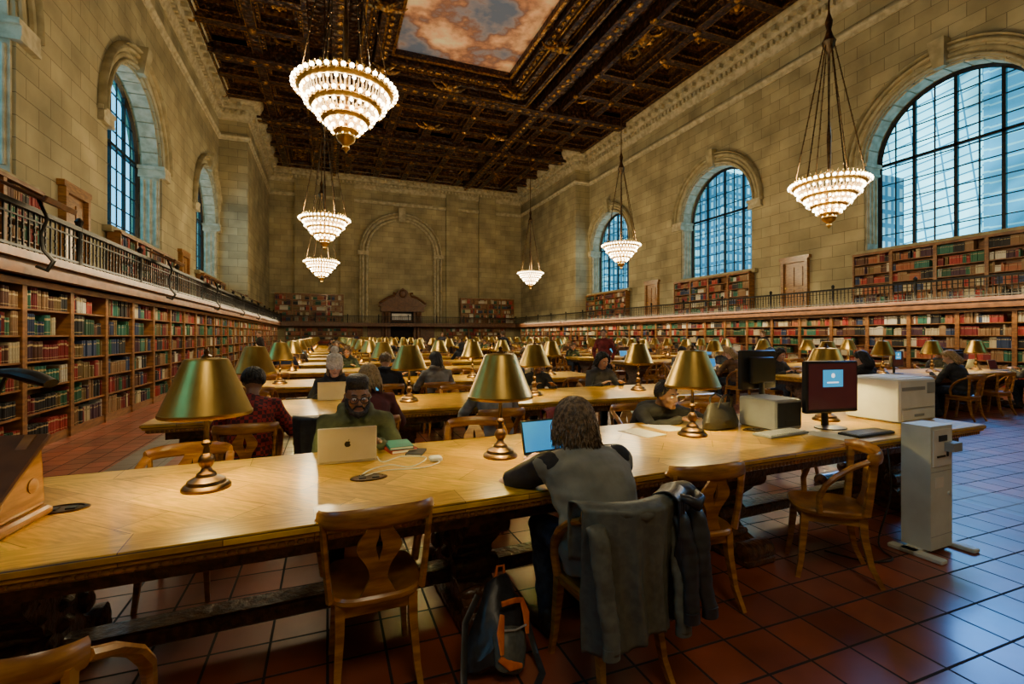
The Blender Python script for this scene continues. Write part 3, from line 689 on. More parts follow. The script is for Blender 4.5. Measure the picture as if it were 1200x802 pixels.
def door(n,X,out,yc,w=1.0,h=2.1,z=2.5,flat=None):
    mb=MB(); i=-out
    def bx(d0,d1,a,b,c,d):
        x0,x1=sorted((X+i*d0,X+i*d1)); mb.box(x0,x1,a,b,c,d)
    bx(0,.06,yc-w/2,yc+w/2,z,z+h)
    for a,b,c,d in((yc-w/2-.12,yc-w/2,z,z+h+.12),(yc+w/2,yc+w/2+.12,z,z+h+.12),(yc-w/2-.2,yc+w/2+.2,z+h+.12,z+h+.26),(yc-w/2,yc+w/2,z+h,z+h+.12)): bx(0,.16,a,b,c,d)
    bx(.06,.09,yc-w*.36,yc-.04,z+.2,z+h*.45); bx(.06,.09,yc+.04,yc+w*.36,z+.2,z+h*.45); bx(.06,.09,yc-w*.36,yc-.04,z+h*.52,z+h-.2); bx(.06,.09,yc+.04,yc+w*.36,z+h*.52,z+h-.2)
    mb.mi=1; bx(.06,.12,yc+w*.42-.02,yc+w*.42+.02,z+1,z+1.05)
    mb.obj('door_%d'%n,[wood,brass],kind='structure',label='panelled oak door with moulded frame onto the gallery')
for k,yc in enumerate((14.7,24.35)):
    door(2+k,XR,1,yc); door(4+k,XL,-1,yc+.2,h=2.4)
# balcony gallery
def balcony(name,x0,x1,y0,y1,edge):
    mb=MB(); mb.box(x0,x1,y0,y1,2.34,2.5)
    if edge=='+X': e=x1; mb.box(e-.08,e+.05,y0,y1,2.24,2.34); mb.box(e,e+.07,y0,y1,2.42,2.52)
    if edge=='-X': e=x0; mb.box(e-.05,e+.08,y0,y1,2.24,2.34); mb.box(e-.07,e,y0,y1,2.42,2.52)
    if edge=='-Y': e=y0; mb.box(x0,x1,e-.05,e+.08,2.24,2.34); mb.box(x0,x1,e-.07,e,2.42,2.52)
    return mb.obj(name,wood_md,label='narrow wooden gallery deck with moulded edge above bookcases',cat='balcony',group='gallery decks')
GL,GR,GB=-3.44,16.35,41.4; BL=-3.56; RT=3.10
balcony('balcony',XL+.03,GL,-3,YP-.03,'+X'); balcony('balcony',GR,XR-.03,-3,YP-.03,'-X'); balcony('balcony',PL+.03,PR-.03,GB,YB-.62,'-Y')
balcony('balcony',PL+.03,GL,YP+.01,GB-.08,'+X'); balcony('balcony',GR,PR-.03,YP+.01,GB-.08,'-X')
def railing(a,b):
    a=Vector(a);b=Vector(b);d=b-a;Ln=d.length;d.normalize()
    r=MB(); hx=Vector((abs(d.y),abs(d.x)))
    def bar(t0,t1,z0,z1,w,m):
        p=a+d*t0;q=a+d*t1
        m.box(min(p.x,q.x)-hx.x*w,max(p.x,q.x)+hx.x*w,min(p.y,q.y)-hx.y*w,max(p.y,q.y)+hx.y*w,z0,z1)
    bar(0,Ln,RT-.06,RT,.04,r); bar(0,Ln,2.56,2.59,.015,r); bar(0,Ln,RT-.17,RT-.15,.012,r)
    root=r.obj('balcony_railing',iron,label='black wrought-iron gallery railing with slim balusters',cat='railing',group='gallery railings')
    bl=MB(); k=int(Ln/.125)
    for i in range(k):
        t=(i+.5)*Ln/k; bar(t-.010,t+.010,2.5,RT-.06,.009,bl)
        if i%2==0:
            bar(t-.03,t+.03,2.76,2.79,.01,bl); bar(t-.022,t+.022,2.85,2.87,.01,bl); bar(t-.022,t+.022,2.68,2.70,.01,bl)
    bl.obj('balusters',iron,root,kind='stuff')
    k=int(Ln/2.4)
    for i in range(k+1):
        t=min(i*Ln/k,Ln-.03); p=a+d*t; m=MB()
        m.lathe([(.045,2.5),(.04,2.58),(.03,2.66),(.04,2.8),(.03,2.95),(.045,RT-.02),(.04,RT+.03),(.06,RT+.09),(.02,RT+.14),(.001,RT+.15)],8,Matrix.Translation((p.x,p.y,0)))
        m.obj('post',iron,root)
railing((GL-.02,-1),(GL-.02,GB)); railing((GR+.02,-1),(GR+.02,GB)); railing((GL+.05,GB+.02),(GR-.05,GB+.02))
# ------------------------------------------------------------ bookcases and books
def bookcase(w,h,d,ns,label,group):
    b=MB(); t=.04
    b.box(-w/2,-w/2+t,0,d,0,h); b.box(w/2-t,w/2,0,d,0,h); b.box(-w/2,w/2,d-.02,d,0,h); b.box(-w/2,w/2,0,d,h-.05,h); b.box(-w/2+t,w/2-t,.01,d,0,.13)
    b.box(-w/2,w/2,-.03,.02,h-.09,h-.03); b.box(-w/2-.0,-w/2+.05,-.015,0,0,h-.09); b.box(w/2-.05,w/2,-.015,0,0,h-.09)
    o=b.obj('bookcase',wood_sh,label=label,cat='bookcase',group=group)
    zz=[.13+(h-.13-.05)*i/ns for i in range(ns)]
    for z in zz[1:]:
        s=MB(); s.box(-w/2+t,w/2-t,.004,d-.02,z-.012,z+.012); s.obj('shelf',wood_sh,o)
    return o,[z+(.012 if i else 0) for i,z in enumerate(zz)],(h-.18)/ns
PAL=[(.02,.075,.042),(.26,.022,.018),(.015,.015,.017),(.02,.04,.11),(.26,.14,.06),(.10,.035,.018),(.50,.42,.26),(.36,.035,.025),(.025,.14,.10),(.16,.10,.03),(.60,.55,.44),(.06,.02,.04),(.025,.12,.06),(.30,.17,.08),(.17,.012,.014),(.012,.012,.014)]
books=[]
def fill(root_loc,rz,w,zs,hs,dens=.96,warm=False):
    cx,cy,cz=root_loc; ca,sa=math.cos(rz),math.sin(rz)
    for z in zs:
        x=-w/2+.045; end=w/2-.045; c=R.choice(PAL); run=R.randint(2,10); bh=R.uniform(.66,.9)*(hs-.02); th=R.uniform(.022,.045)
        if R.random()<.12: end=-w/2+w*R.uniform(.5,.9)
        while True:
            run-=1
            if run<=0:
                c=R.choice(PAL); run=R.randint(1,10); bh=R.uniform(.56,.93)*(hs-.02); th=R.uniform(.018,.05)
                if warm and R.random()<.3: c=R.choice([(.50,.42,.26),(.60,.55,.44),(.26,.14,.06),(.34,.10,.04)])
            t=th*R.uniform(.9,1.1)
            if x+t>end: break
            h=min(bh*R.uniform(.96,1.01),hs-.03)
            if R.random()<.97: books.append((cx,cy,cz+z,ca,sa,x,t,h,R.uniform(.15,.2),R.uniform(.02,.05),c))
            x+=t+.0015
lab='oak bookcase packed with cloth-bound books under the gallery'
bc,zs,hs=bookcase(1.2,2.22,.36,6,lab,'wall bookcases')
bc.location=(BL,6.0,0); bc.rotation_euler=(0,0,pi/2); first=True
for i in range(29):
    l=(BL,6.0+1.2*i,0)
    if i: dup(bc,loc=l,rz=pi/2)
    fill(l,pi/2,1.2,zs,hs)
nL=len(books)
for i in range(29):
    l=(16.46,6.2+1.2*i,0); dup(bc,loc=l,rz=-pi/2); fill(l,-pi/2,1.2,zs,hs,warm=True)
for x in (-2.6,-1.4,-.2,1.0,2.2,10.3,11.5,12.7,13.9,15.1):
    l=(x,42.4,0); dup(bc,loc=l,rz=0); fill(l,0,1.2,zs,hs,warm=True)
bu,zu,hu=bookcase(1.3,2.0,.32,5,'oak bookcase of books standing on the gallery','gallery bookcases')
fu=True
for X,rz,WC in((XL+.36,pi/2,WCL),(XR-.36,-pi/2,WCR)):
    for c in WC[1:]:
        for k in range(4):
            l=(X,c-1.95+1.3*k,2.5)
            if fu: bu.location=l; bu.rotation_euler=(0,0,rz); fu=False
            else: dup(bu,loc=l,rz=rz)
            fill(l,rz,1.3,zu,hu,warm=X>0)
for x in(-3.3,-2.0,-.7,.6,12.0,13.3,14.6,15.9):
    l=(x,42.36,2.5); dup(bu,loc=l,rz=0,scale=(1,1,1.2)); fill(l,0,1.3,[z*1.2 for z in zu],hu*1.2,warm=True)
def bkey(b):
    cx,cy,cz,ca,sa,x,t,h,d,s,c=b; wx=cx+ca*x; wy=cy+sa*x
    px=600+560*((wx*.933-wy*.36)/(wx*.36+wy*.933))
    return (0 if 2<px<1198 else 1, wx*wx+wy*wy)
order=sorted(range(nL),key=lambda i:bkey(books[i])); ind=set(order[:300])
bm_=MB(); bm_.mi=1; bm_.box(.06,.94,.05,.97,.02,.98); bm_.mi=0
bm_.tube([(.5,.0,0),(.5,.0,1)],[(.5,.12),(.5,.12)],10,ref=(1,0,0)); bm_.box(0,.08,0,1,0,1); bm_.box(.92,1,0,1,0,1)
bm_.mi=2; bm_.tube([(.5,.0,.74),(.5,.0,.84)],[(.51,.128),(.51,.128)],10,ref=(1,0,0)); bm_.tube([(.5,.0,.12),(.5,.0,.15)],[(.51,.128),(.51,.128)],10,ref=(1,0,0))
bk_mesh=bm_.mesh('book',[book_oc,paper,gilt])
for i in ind:
    cx,cy,cz,ca,sa,x,t,h,d,s,c=books[i]
    o=bpy.data.objects.new('book',bk_mesh); C.objects.link(o); o.location=(cx+ca*x-sa*s,cy+sa*x+ca*s,cz); o.rotation_euler=(0,0,math.atan2(sa,ca)); o.scale=(t,d,h); o.color=(c[0],c[1],c[2],1)
    o['label']='cloth-bound book standing upright on an oak shelf'; o['category']='book'; o['group']='books on the wall shelves'
vs=[];fs=[];cs=[]
for i,b in enumerate(books):
    if i in ind: continue
    cx,cy,cz,ca,sa,x,t,h,d,s,c=b
    def P(a,e,z): return (cx+ca*a-sa*e,cy+sa*a+ca*e,z)
    k=len(vs); e=s+d
    vs+=[P(x,s,cz),P(x+t,s,cz),P(x+t,e,cz),P(x,e,cz),P(x,s,cz+h),P(x+t,s,cz+h),P(x+t,e,cz+h),P(x,e,cz+h)]
    g=[(0,1,5,4),(1,2,6,5),(3,0,4,7),(4,5,6,7)]
    fs+=[tuple(q+k for q in f) for f in g]; cc=(c[0]*1.0,c[1],c[2],1); cs+=[cc]*12+[(.5,.46,.36,1)]*4
    k=len(vs); z1,z2=cz+h*.74,cz+h*.82; s2=s-.0012
    vs+=[P(x+t*.08,s2,z1),P(x+t*.92,s2,z1),P(x+t*.92,s2,z2),P(x+t*.08,s2,z2)]; fs.append((k,k+1,k+2,k+3)); cs+=[(.36,.28,.14,1) if (c[0]+c[1])<.5 else (.12,.06,.03,1)]*4
me=bpy.data.meshes.new('books'); me.from_pydata(vs,[],fs); at=me.color_attributes.new('Col','FLOAT_COLOR','CORNER')
at.data.foreach_set('color',[q for c_ in cs for q in c_]); me.materials.append(book_at)
mkobj('books',me,label='thousands of cloth-bound books filling the wall shelves',cat='books',kind='stuff',group='books on the wall shelves')
# ------------------------------------------------------------ furniture templates
def chair_parts(full=True):
    parts=[]
    s=MB()
    def outl(a,k):
        c,q=math.cos(a),math.sin(a); e=.55
        return (.235*k*math.copysign(abs(c)**e,c)*(1.0+.06*q),.215*k*math.copysign(abs(q)**e,q))
    n=24; vs=[];fs=[]
    lv=[(.97,.425),(1,.435),(1,.452),(.96,.462),(.8,.457),(.5,.448),(.1,.446)]
    for k,z in lv:
        for i in range(n): x,y=outl(2*pi*i/n,k); vs.append((x,y,z))
    for r in range(len(lv)-1):
        for i in range(n):
            j=(i+1)%n; fs.append((r*n+i,r*n+j,(r+1)*n+j,(r+1)*n+i))
    fs.append(tuple(range(n-1,-1,-1))); fs.append(tuple(range((len(lv)-1)*n,len(lv)*n)))
    s.add(vs,fs); s.box(-.18,.18,-.17,-.145,.37,.43); s.box(-.18,.18,.145,.17,.37,.43); s.box(-.185,-.16,-.16,.16,.37,.43); s.box(.16,.185,-.16,.16,.37,.43)
    parts.append(('seat',s))
    for sx in(-1,1):
        m=MB(); m.tube([(sx*.175,.155,.43),(sx*.18,.165,.30),(sx*.19,.18,.12),(sx*.20,.20,0)],[.024,.021,.016,.014],4,sq=True,ref=(1,0,0)); parts.append(('leg',m))
        m=MB(); m.tube([(sx*.17,-.155,.43),(sx*.172,-.165,.30),(sx*.185,-.20,.12),(sx*.20,-.255,0)],[.024,.021,.016,.014],4,sq=True,ref=(1,0,0)); parts.append(('leg',m))
    b=MB(); pts=[];rd=[]
    for i in range(15):
        t=-1+2*i/14; pts.append((.262*math.sin(t*1.45)/math.sin(1.45),-.270+.105*(abs(t)**2.2),.822-.012*abs(t)**2)); rd.append((.034-.006*abs(t),.012))
    b.tube(pts,[(r[0],r[1]) for r in rd],8,ref=(0,0,1),sq=True)
    for sx in(-1,1):
        b.tube([(sx*.215,-.165,.45),(sx*.230,-.180,.58),(sx*.240,-.19,.70),(sx*.247,-.195,.80)],[(.018,.014),(.016,.012),(.016,.012),(.018,.013)],6,ref=(0,1,0),sq=True)
    rows=[];N=18
    for i in range(N+1):
        t=i/N; z=.455+.335*t; y=-.19-.070*t
        w=.040+.062*math.exp(-((t-.70)/.22)**2)+.045*max(0,1-t*4)
        sl=.016*math.exp(-((t-.70)/.12)**2) if .5<t<.9 else 0
        rows.append((z,y,w,sl))
    for sgn in(-1,1):
        vs=[];fs=[]
        for z,y,w,sl in rows:
            for yy in(y-.009,y+.009): vs+= [(sgn*sl,yy,z),(sgn*w,yy,z)]
        for i in range(N):
            k=i*4; fs+=[(k,k+1,k+5,k+4),(k+2,k+6,k+7,k+3),(k+1,k+3,k+7,k+5),(k,k+4,k+6,k+2)]
        fs+=[(0,2,3,1),(N*4,N*4+1,N*4+3,N*4+2)]
        b.add(vs,fs)
    parts.append(('backrest',b))
    for sx in(-1,1):
        a=MB(); a.tube([(sx*.258,-.165,.80),(sx*.268,-.08,.76),(sx*.270,.0,.70),(sx*.262,.06,.63),(sx*.250,.09,.55),(sx*.235,.085,.45)],[(.020,.013),(.022,.013),(.022,.013),(.020,.013),(.017,.013),(.017,.013)],8,ref=(sx*1.0,0.2,0),sq=True); parts.append(('armrest',a))
    for _,m in parts: m.v=[(x*.86,y*.97,z*.945) for x,y,z in m.v]
    return parts
lab='oak library armchair with curved crest rail and slotted splat'
cp=chair_parts()
chairT=mkobj('chair',None,label=lab,cat='chair',group='reading room chairs')
for nme,m in cp: m.obj(nme,wood_ch,chairT)
allm=MB()
for nme,m in cp: allm.add(m.v,m.f)
chairS=allm.obj('chair',wood_ch,label=lab,cat='chair',group='reading room chairs')
usedT=[False];usedS=[False]
def chair(x,y,rz,full=False,label=None):
    T,u=(chairT,usedT) if full else (chairS,usedS)
    if not u[0]:
        u[0]=True; T.location=(x,y,0); T.rotation_euler=(0,0,rz)
        if label: T['label']=label
        return T
    return dup(T,loc=(x,y,0),rz=rz,label=label or lab)
lampT=mkobj('desk_lamp',None,label='antique brass desk lamp with conical metal shade',cat='lamp',group='brass desk lamps')
m=MB(); m.lathe([(.105,0),(.105,.012),(.095,.022),(.085,.026),(.080,.042),(.062,.052),(.045,.060),(.040,.075),(.026,.085),(.020,.10)],28); m.obj('base',brass_dk,lampT)
m=MB(); m.lathe([(.020,.10),(.030,.115),(.036,.135),(.030,.155),(.016,.17),(.013,.20),(.022,.212),(.022,.222),(.012,.235),(.011,.40),(.02,.41),(.02,.44),(.008,.45),(.008,.63)],16); m.obj('stem',brass_dk,lampT)
m=MB(); m.lathe([(.196,.355),(.199,.360),(.199,.372),(.194,.376),(.098,.615),(.09,.625),(.02,.632)],36,cap=False); m.obj('lamp_shade',brass,lampT)
m=MB(); m.lathe([(.193,.356),(.190,.376),(.094,.612),(.02,.622)],36,cap=False); m.obj('shade_lining',shade_in,lampT)
m=MB(); m.lathe([(.02,.63),(.024,.638),(.010,.648),(.013,.662),(.002,.674)],12); m.obj('finial',brass_dk,lampT)
for s in(-1,1): m=MB(); m.ell((s*.035,0,.47),(.022,.022,.04)); m.obj('bulb',bulb_d,lampT)
al=MB()
al.mi=0; al.lathe([(.105,0),(.10,.02),(.05,.06),(.022,.10),(.035,.135),(.013,.18),(.011,.63)],12)
al.mi=1; al.lathe([(.199,.355),(.199,.372),(.194,.376),(.098,.615),(.02,.632)],20,cap=False)
al.mi=2; al.lathe([(.193,.357),(.094,.61),(.02,.622)],20,cap=False)
lampS=al.obj('desk_lamp',[brass_dk,brass,shade_in],label='antique brass desk lamp with conical metal shade',cat='lamp',group='brass desk lamps')
uT=[False];uS=[False]
def plight(name,loc,power,c,rad):
    l=bpy.data.lights.new(name,'POINT'); l.energy=power; l.color=c; l.shadow_soft_size=rad
    o=bpy.data.objects.new(name,l); C.objects.link(o); o.location=loc; return o
def desk_lamp(x,y,full,pw=7,z=.76):
    T,u=(lampT,uT) if full else (lampS,uS)
    if not u[0]: u[0]=True; T.location=(x,y,z); o=T
    else: o=dup(T,loc=(x,y,z))
    if pw: plight('desk_lamp_light',(x,y,z+.42),pw,(1,.77,.24),.03)
    return o
def table(cx,cy,Ln,rz,full):
    root=mkobj('reading_table',None,loc=(cx,cy,0),rz=rz,label='long golden oak reading table on carved pedestals',cat='table',group='long reading tables')
    t=MB(); hw=.625
    t.bbox(-Ln/2,Ln/2,-hw,hw,.722,.76,.010); t.bbox(-Ln/2+.012,Ln/2-.012,-hw+.012,hw-.012,.708,.724,.004); t.bbox(-Ln/2+.03,Ln/2-.03,-hw+.03,hw-.03,.675,.71,.010)
    t.obj('table_top',top_m,root)
    if full:
        k=int(Ln/.034); e=MB()
        for i in range(k):
            x=-Ln/2+.04+i*(Ln-.08)/k
            for s in(-1,1): e.ell((x+.014,s*(hw-.028),.692),(.0155,.006,.013),None,6,4)
        e.obj('edge_carving',wood,root,kind='stuff')
    a=MB(); a.box(-Ln/2+.15,Ln/2-.15,-hw+.12,-hw+.15,.60,.675); a.box(-Ln/2+.15,Ln/2-.15,hw-.15,hw-.12,.60,.675); a.box(-Ln/2+.15,-Ln/2+.18,-hw+.15,hw-.15,.60,.675); a.box(Ln/2-.18,Ln/2-.15,-hw+.15,hw-.15,.60,.675); a.obj('apron',wood_dk,root)
    st=MB(); st.bbox(-Ln/2+.4,Ln/2-.4,-.07,.07,.12,.20,.01); st.obj('stretcher',wood_dk,root)
    for px in ([-Ln/2+.35,-Ln/2+.35+1.88,-Ln/2+.35+3.76,Ln/2-.42] if full else [-Ln/2+.5,0,Ln/2-.5]):
        p=MB()
        half=[(.44,0),(.46,.03),(.45,.07),(.36,.10),(.26,.14),(.19,.20),(.17,.28),(.20,.36),(.30,.44),(.37,.52),(.40,.60),(.42,.675)]
        p.prism([(y,z) for y,z in half]+[(-y,z) for y,z in reversed(half)],px-.10,px+.10,'X')
        if full:
            for s in(-1,1):
                for (yy,zz,r) in((.40,.075,.07),(.33,.55,.075),(.20,.26,.05)):
                    p.lathe([(r*.5,-.135),(r,-.12),(r,.12),(r*.5,.135)],14,Matrix.Translation((px,s*yy,zz))@Matrix.Rotation(pi/2,4,'Y'))
            p.bbox(px-.13,px+.13,-.47,.47,0,.05,.012); p.bbox(px-.14,px+.14,-.45,.45,.62,.674,.012)
            for q in range(5):
                p.ell((px,0,.18+q*.09),(.135,.10-.0*q,.045))
            for s in(-1,1):
                for q in range(6): p.ell((px+.0,s*(.16+.05*abs(q-2)),.14+q*.085),(.12,.035,.04),None,8,6)
        p.obj('pedestal',wood_dk,root)
    return root
T1x,T1y,T1r=1.78,2.734,.050
table(T1x,T1y,6.56,T1r,True)
for x,y in((-.547,2.69),(.985,2.75),(2.52,2.82),(4.05,2.90)): desk_lamp(x,y,True,52)
rowsL=[(1.6,5.4+2.7*k) for k in range(13)]; rowsR=[(10.7,6.0+2.7*k) for k in range(13)]
def laptop(x,y,z,rz,bodym=None,scr=None,logo=False,w=.31,tilt=.25):
    bodym=bodym or steel; scr=scr or scr_blue
    root=mkobj('laptop',None,loc=(x,y,z),rz=rz,label='open laptop computer standing on an oak table',cat='laptop')
    m=MB(); m.bbox(-w/2,w/2,-.11,.11,0,.016,.004); m.obj('base',bodym,root)
    k=MB()
    for r in range(5):
        for c in range(12): k.box(-w*.42+c*w*.07,-w*.42+c*w*.07+w*.06,-.03+r*.022,-.03+r*.022+.018,.0158,.0175)
    k.obj('keyboard',blackp,root)
    M=Matrix.Translation((0,.11,.014))@Matrix.Rotation(-tilt,4,'X')
    l=MB(); l.bbox(-w/2,w/2,-.003,.005,0,.205,.003,M); l.obj('lid',bodym,root)
    s=MB(); s.box(-w/2+.012,w/2-.012,-.0042,-.003,.014,.193,M); s.obj('screen',scr,root)
    if logo:
        g=MB(); F=Matrix.Translation((0,.0056,.105)); pts=[]
        for i in range(40):
            a=2*pi*i/40+pi/2; r=.0185*(1-.16*math.exp(-(min(abs(a-pi/2),abs(a-5*pi/2))/.28)**2)-.10*math.exp(-((a-3*pi/2)/.25)**2))
            x_,z_=r*math.cos(a)*.95,r*math.sin(a)
            dx,dz=x_+.020,z_-.003
            dd=math.hypot(dx,dz)
            if dd<.009: x_+=dx/dd*(.009-dd) if dd>0 else 0; z_+=dz/dd*(.009-dd)
            pts.append((x_,z_))
        g.prism(pts,0,.0012,'Y',M@F)
        g.prism([(0,.019),(-.004,.026),(-.0105,.030),(-.0065,.0225)],0,.0012,'Y',M@F)
        g.obj('logo',blackp,root)
    return root
l=laptop(.11,3.03,.76,pi-.02,logo=True,w=.32,tilt=.2); l['label']='silver aluminium laptop with dark fruit emblem on lid'
l=laptop(1.28,2.58,.76,.12,blackp,scr_blue,w=.32,tilt=.25); l['label']='black laptop with bright blue screen'
l=laptop(.06,5.92,.76,pi,w=.33); l['label']='silver laptop on reading table'
def cable(pts,r,mat,label):
    m=MB(); P=[Vector(p) for p in pts]; out=[]
    for i in range(len(P)-1):
        p0=P[max(i-1,0)];p1=P[i];p2=P[i+1];p3=P[min(i+2,len(P)-1)]
        for k in range(6):
            t=k/6; out.append(.5*((2*p1)+(p2-p0)*t+(2*p0-5*p1+4*p2-p3)*t*t+(3*p1-p0-3*p2+p3)*t**3))
    out.append(P[-1]); m.tube(out,r,6,ref=(0,0,1)); m.obj('cable',mat,label=label,cat='cable')
zt=.7635
cable([(.16,2.62,zt),(.22,2.72,zt),(.33,2.78,zt),(.42,2.70,zt),(.50,2.76,zt),(.55,2.88,zt),(.42,2.95,zt),(.30,2.86,zt),(.28,3.0,zt)],.0035,whitep,'white charging cable coiled on the table')
cable([(.18,2.60,zt+.004),(.30,2.66,zt+.004),(.48,2.64,zt+.004),(.60,2.72,zt+.004),(.58,2.80,zt+.004)],.0035,whitep,'white laptop power lead on the table')
cable([(3.7,2.2,.70),(3.65,2.15,.4),(3.6,2.2,.05),(3.5,2.05,.012),(3.3,2.1,.012),(3.2,2.3,.012)],.006,blackp,'black power cable trailing down to the floor')
m=MB(); m.bbox(.56,.63,2.76,2.83,.76,.785,.006); m.obj('power_adapter',whitep,label='small white power adapter',cat='adapter')
def outlet(x,y):
    r=MB(); r.lathe([(.075,0),(.075,.004),(.070,.007),(.060,.007),(.058,.003),(.001,.003)],24,Matrix.Translation((x,y,.76))@Matrix.Diagonal((1.25,.8,1,1)))
    o=r.obj('table_outlet',brass_dk,label='dark oval power outlet plate set in the table',cat='outlet',group='table outlets')
    for q in(-.0325,.0325):
        s=MB(); s.box(x+q-.0175,x+q+.0175,y-.02,y+.02,.763,.768); s.obj('socket',blackp,o)
for x,y in((-1.05,2.58),(.20,2.58),(1.75,2.72),(3.1,2.8)): outlet(x,y)
def book_flat(x,y,z,rz,w,d,h,mat,label):
    root=mkobj('book',None,loc=(x,y,z),rz=rz,label=label,cat='book')
    m=MB(); m.box(-w/2,w/2,-d/2,d/2,0,.003); m.box(-w/2,w/2,-d/2,d/2,h-.003,h); m.box(-w/2,-w/2+.004,-d/2,d/2,0,h); m.obj('cover',mat,root)
    m=MB(); m.box(-w/2+.004,w/2-.005,-d/2+.004,d/2-.004,.003,h-.003); m.obj('pages',paper,root)
book_flat(.43,3.16,.76,.2,.17,.24,.022,red,'red paperback lying under a teal one'); book_flat(.43,3.15,.783,.05,.15,.21,.018,teal,'teal paperback lying on a red book')
book_flat(.52,3.02,.76,-.4,.10,.15,.012,blackp,'small black notebook on the table')
def sheet(x,y,rz,w=.21,d=.297,z=.761,label='sheet of white paper on table'):
    m=MB(); m.box(-w/2,w/2,-d/2,d/2,0,.0015)
    m.obj('paper_sheet',paper,loc=(x,y,z),rz=rz,label=label,cat='paper')
sheet(2.22,3.02,.2); sheet(2.52,3.14,.1,z=.761); sheet(3.45,2.45,.2)
m=MB(); m.tube([(2.62,3.20,.775),(2.70,3.24,.81)],.004,6); m.obj('pen',blackp,label='black pen held over the notes',cat='pen')
hb=mkobj('handbag',None,loc=(2.93,2.96,.76),rz=.2,label='soft black leather handbag with looped handles',cat='bag')
m=MB(); m.tube([(0,0,.0),(0,0,.015),(0,0,.07),(0,0,.13),(0,0,.18),(0,0,.20)],[(.17,.075),(.19,.09),(.195,.09),(.18,.065),(.15,.03),(.13,.012)],26,ref=(1,0,0)); m.disp(8,.030); m.disp(18,.010,2); m.v=[(x,y,max(z,0)) for x,y,z in m.v]; m.obj('bag_body',blackl,hb)
for s in(-1,1):
    m=MB(); m.tube([(-.09,s*.03,.16),(-.07,s*.05,.24),(0,s*.05,.27),(.07,s*.05,.24),(.09,s*.03,.16)],.008,7); m.obj('handle',blackl,hb)
def monitor(x,y,rz,w=.46,h=.34,z=.76,zc=.32,scr=None,ui=True,label='black flat computer monitor',grp='computer monitors'):
    root=mkobj('computer_monitor',None,loc=(x,y,z),rz=rz,label=label,cat='monitor',group=grp)
    m=MB(); m.bbox(-w/2,w/2,-.02,.03,zc-h/2,zc+h/2,.008); m.bbox(-w/3,w/3,.03,.07,zc-h/3,zc+h/3,.01); m.obj('casing',blackp,root)
    m=MB(); m.box(-w/2+.02,w/2-.02,-.022,-.0195,zc-h/2+.03,zc+h/2-.02); m.obj('screen',scr or scr_dark,root)
    if ui:
        m=MB(); m.box(-.10,.10,-.0235,-.0222,zc-.0,zc+.135); m.obj('display_window',scr_wht,root)
        m=MB(); m.lathe([(.018,0),(.018,.001)],16,Matrix.Translation((0,-.0236,zc+.09))@Matrix.Rotation(pi/2,4,'X')); m.box(-.06,.055,-.0245,-.0236,zc+.03,zc+.040); m.obj('display_emblem',scr_em,root)
    m=MB(); m.tube([(0,.05,.01),(0,.055,zc)],[(.04,.015),(.03,.012)],8,ref=(1,0,0)); m.obj('stand',blackp,root)
    m=MB(); m.lathe([(.13,0),(.13,.008),(.05,.018),(.03,.02)],24,Matrix.Diagonal((1,.75,1,1))); m.obj('base',blackp,root)
    return root
monitor(3.74,2.64,-.10,w=.52,h=.41,zc=.33,label='black monitor with dark red catalogue screen')
monitor(3.50,3.13,pi+.05,w=.42,h=.34,zc=.44,label='black monitor on tall stand turned away')
def kbd(x,y,rz,mat,z=.76):
    root=mkobj('keyboard',None,loc=(x,y,z),rz=rz,label='computer keyboard on reading table',cat='keyboard')
    m=MB(); m.bbox(-.22,.22,-.075,.075,0,.018,.004); m.obj('base',mat,root)
    m=MB()
    for r in range(5):
        for c in range(15): m.box(-.205+c*.0275,-.205+c*.0275+.022,-.06+r*.025,-.06+r*.025+.02,.018,.024)
    m.obj('keys',greyp if mat is blackp else whitep,root)
kbd(3.76,2.38,.05,blackp); kbd(3.15,2.60,.1,greyp)
pc=mkobj('desktop_computer',None,loc=(3.34,2.86,.76),rz=.05,label='grey desktop computer case standing on the table',cat='computer')
m=MB(); m.bbox(-.15,.15,-.17,.17,0,.24,.012); m.obj('case',greyp,pc)
m=MB(); m.box(-.13,.13,-.176,-.17,.03,.215); m.box(-.05,.05,-.178,-.176,.05,.08); m.obj('drive_panel',blackp,pc)
pr=mkobj('printer',None,loc=(4.70,2.78,.76),rz=.05,label='off-white office laser printer with paper tray',cat='printer')
m=MB(); m.bbox(-.27,.27,-.22,.22,0,.37,.014); m.box(-.2,.2,-.15,.15,.37,.376); m.obj('body',whitep,pr)
m=MB(); m.bbox(-.24,.24,-.226,-.219,.02,.11,.003); m.obj('paper_tray',whitep,pr)
m=MB(); m.box(-.07,.07,-.23,-.225,.05,.07); m.box(-.24,.24,-.222,-.2195,.118,.124); m.box(-.24,.10,-.222,-.2195,.27,.30); m.obj('slot',greyp,pr)
m=MB(); m.bbox(.13,.25,-.226,-.219,.24,.33,.003); m.obj('control_panel',greyp,pr)
ks=mkobj('card_kiosk',None,loc=(3.95,2.10,0),rz=.05,label='slim pale grey-green metal copy card dispenser on cross feet',cat='kiosk')
m=MB(); m.box(-.135,.135,-.09,.085,.03,.875); m.obj('body',beige,ks)
m=MB(); m.box(-.11,.11,-.096,-.09,.60,.85); m.obj('panel',whitep,ks)
m=MB(); m.box(-.05,.05,-.1005,-.096,.77,.81); m.box(-.07,.03,-.1005,-.096,.66,.672); m.box(.05,.07,-.1005,-.096,.66,.70); m.obj('display',blackp,ks)
m=MB(); m.box(-.08,.02,-.0925,-.09,.45,.52); m.obj('sticker',paper,ks)
m=MB(); m.box(-.13,.13,-.0912,-.09,.56,.564); m.box(-.13,.13,-.0912,-.09,.12,.124); m.obj('seam',greyp,ks)
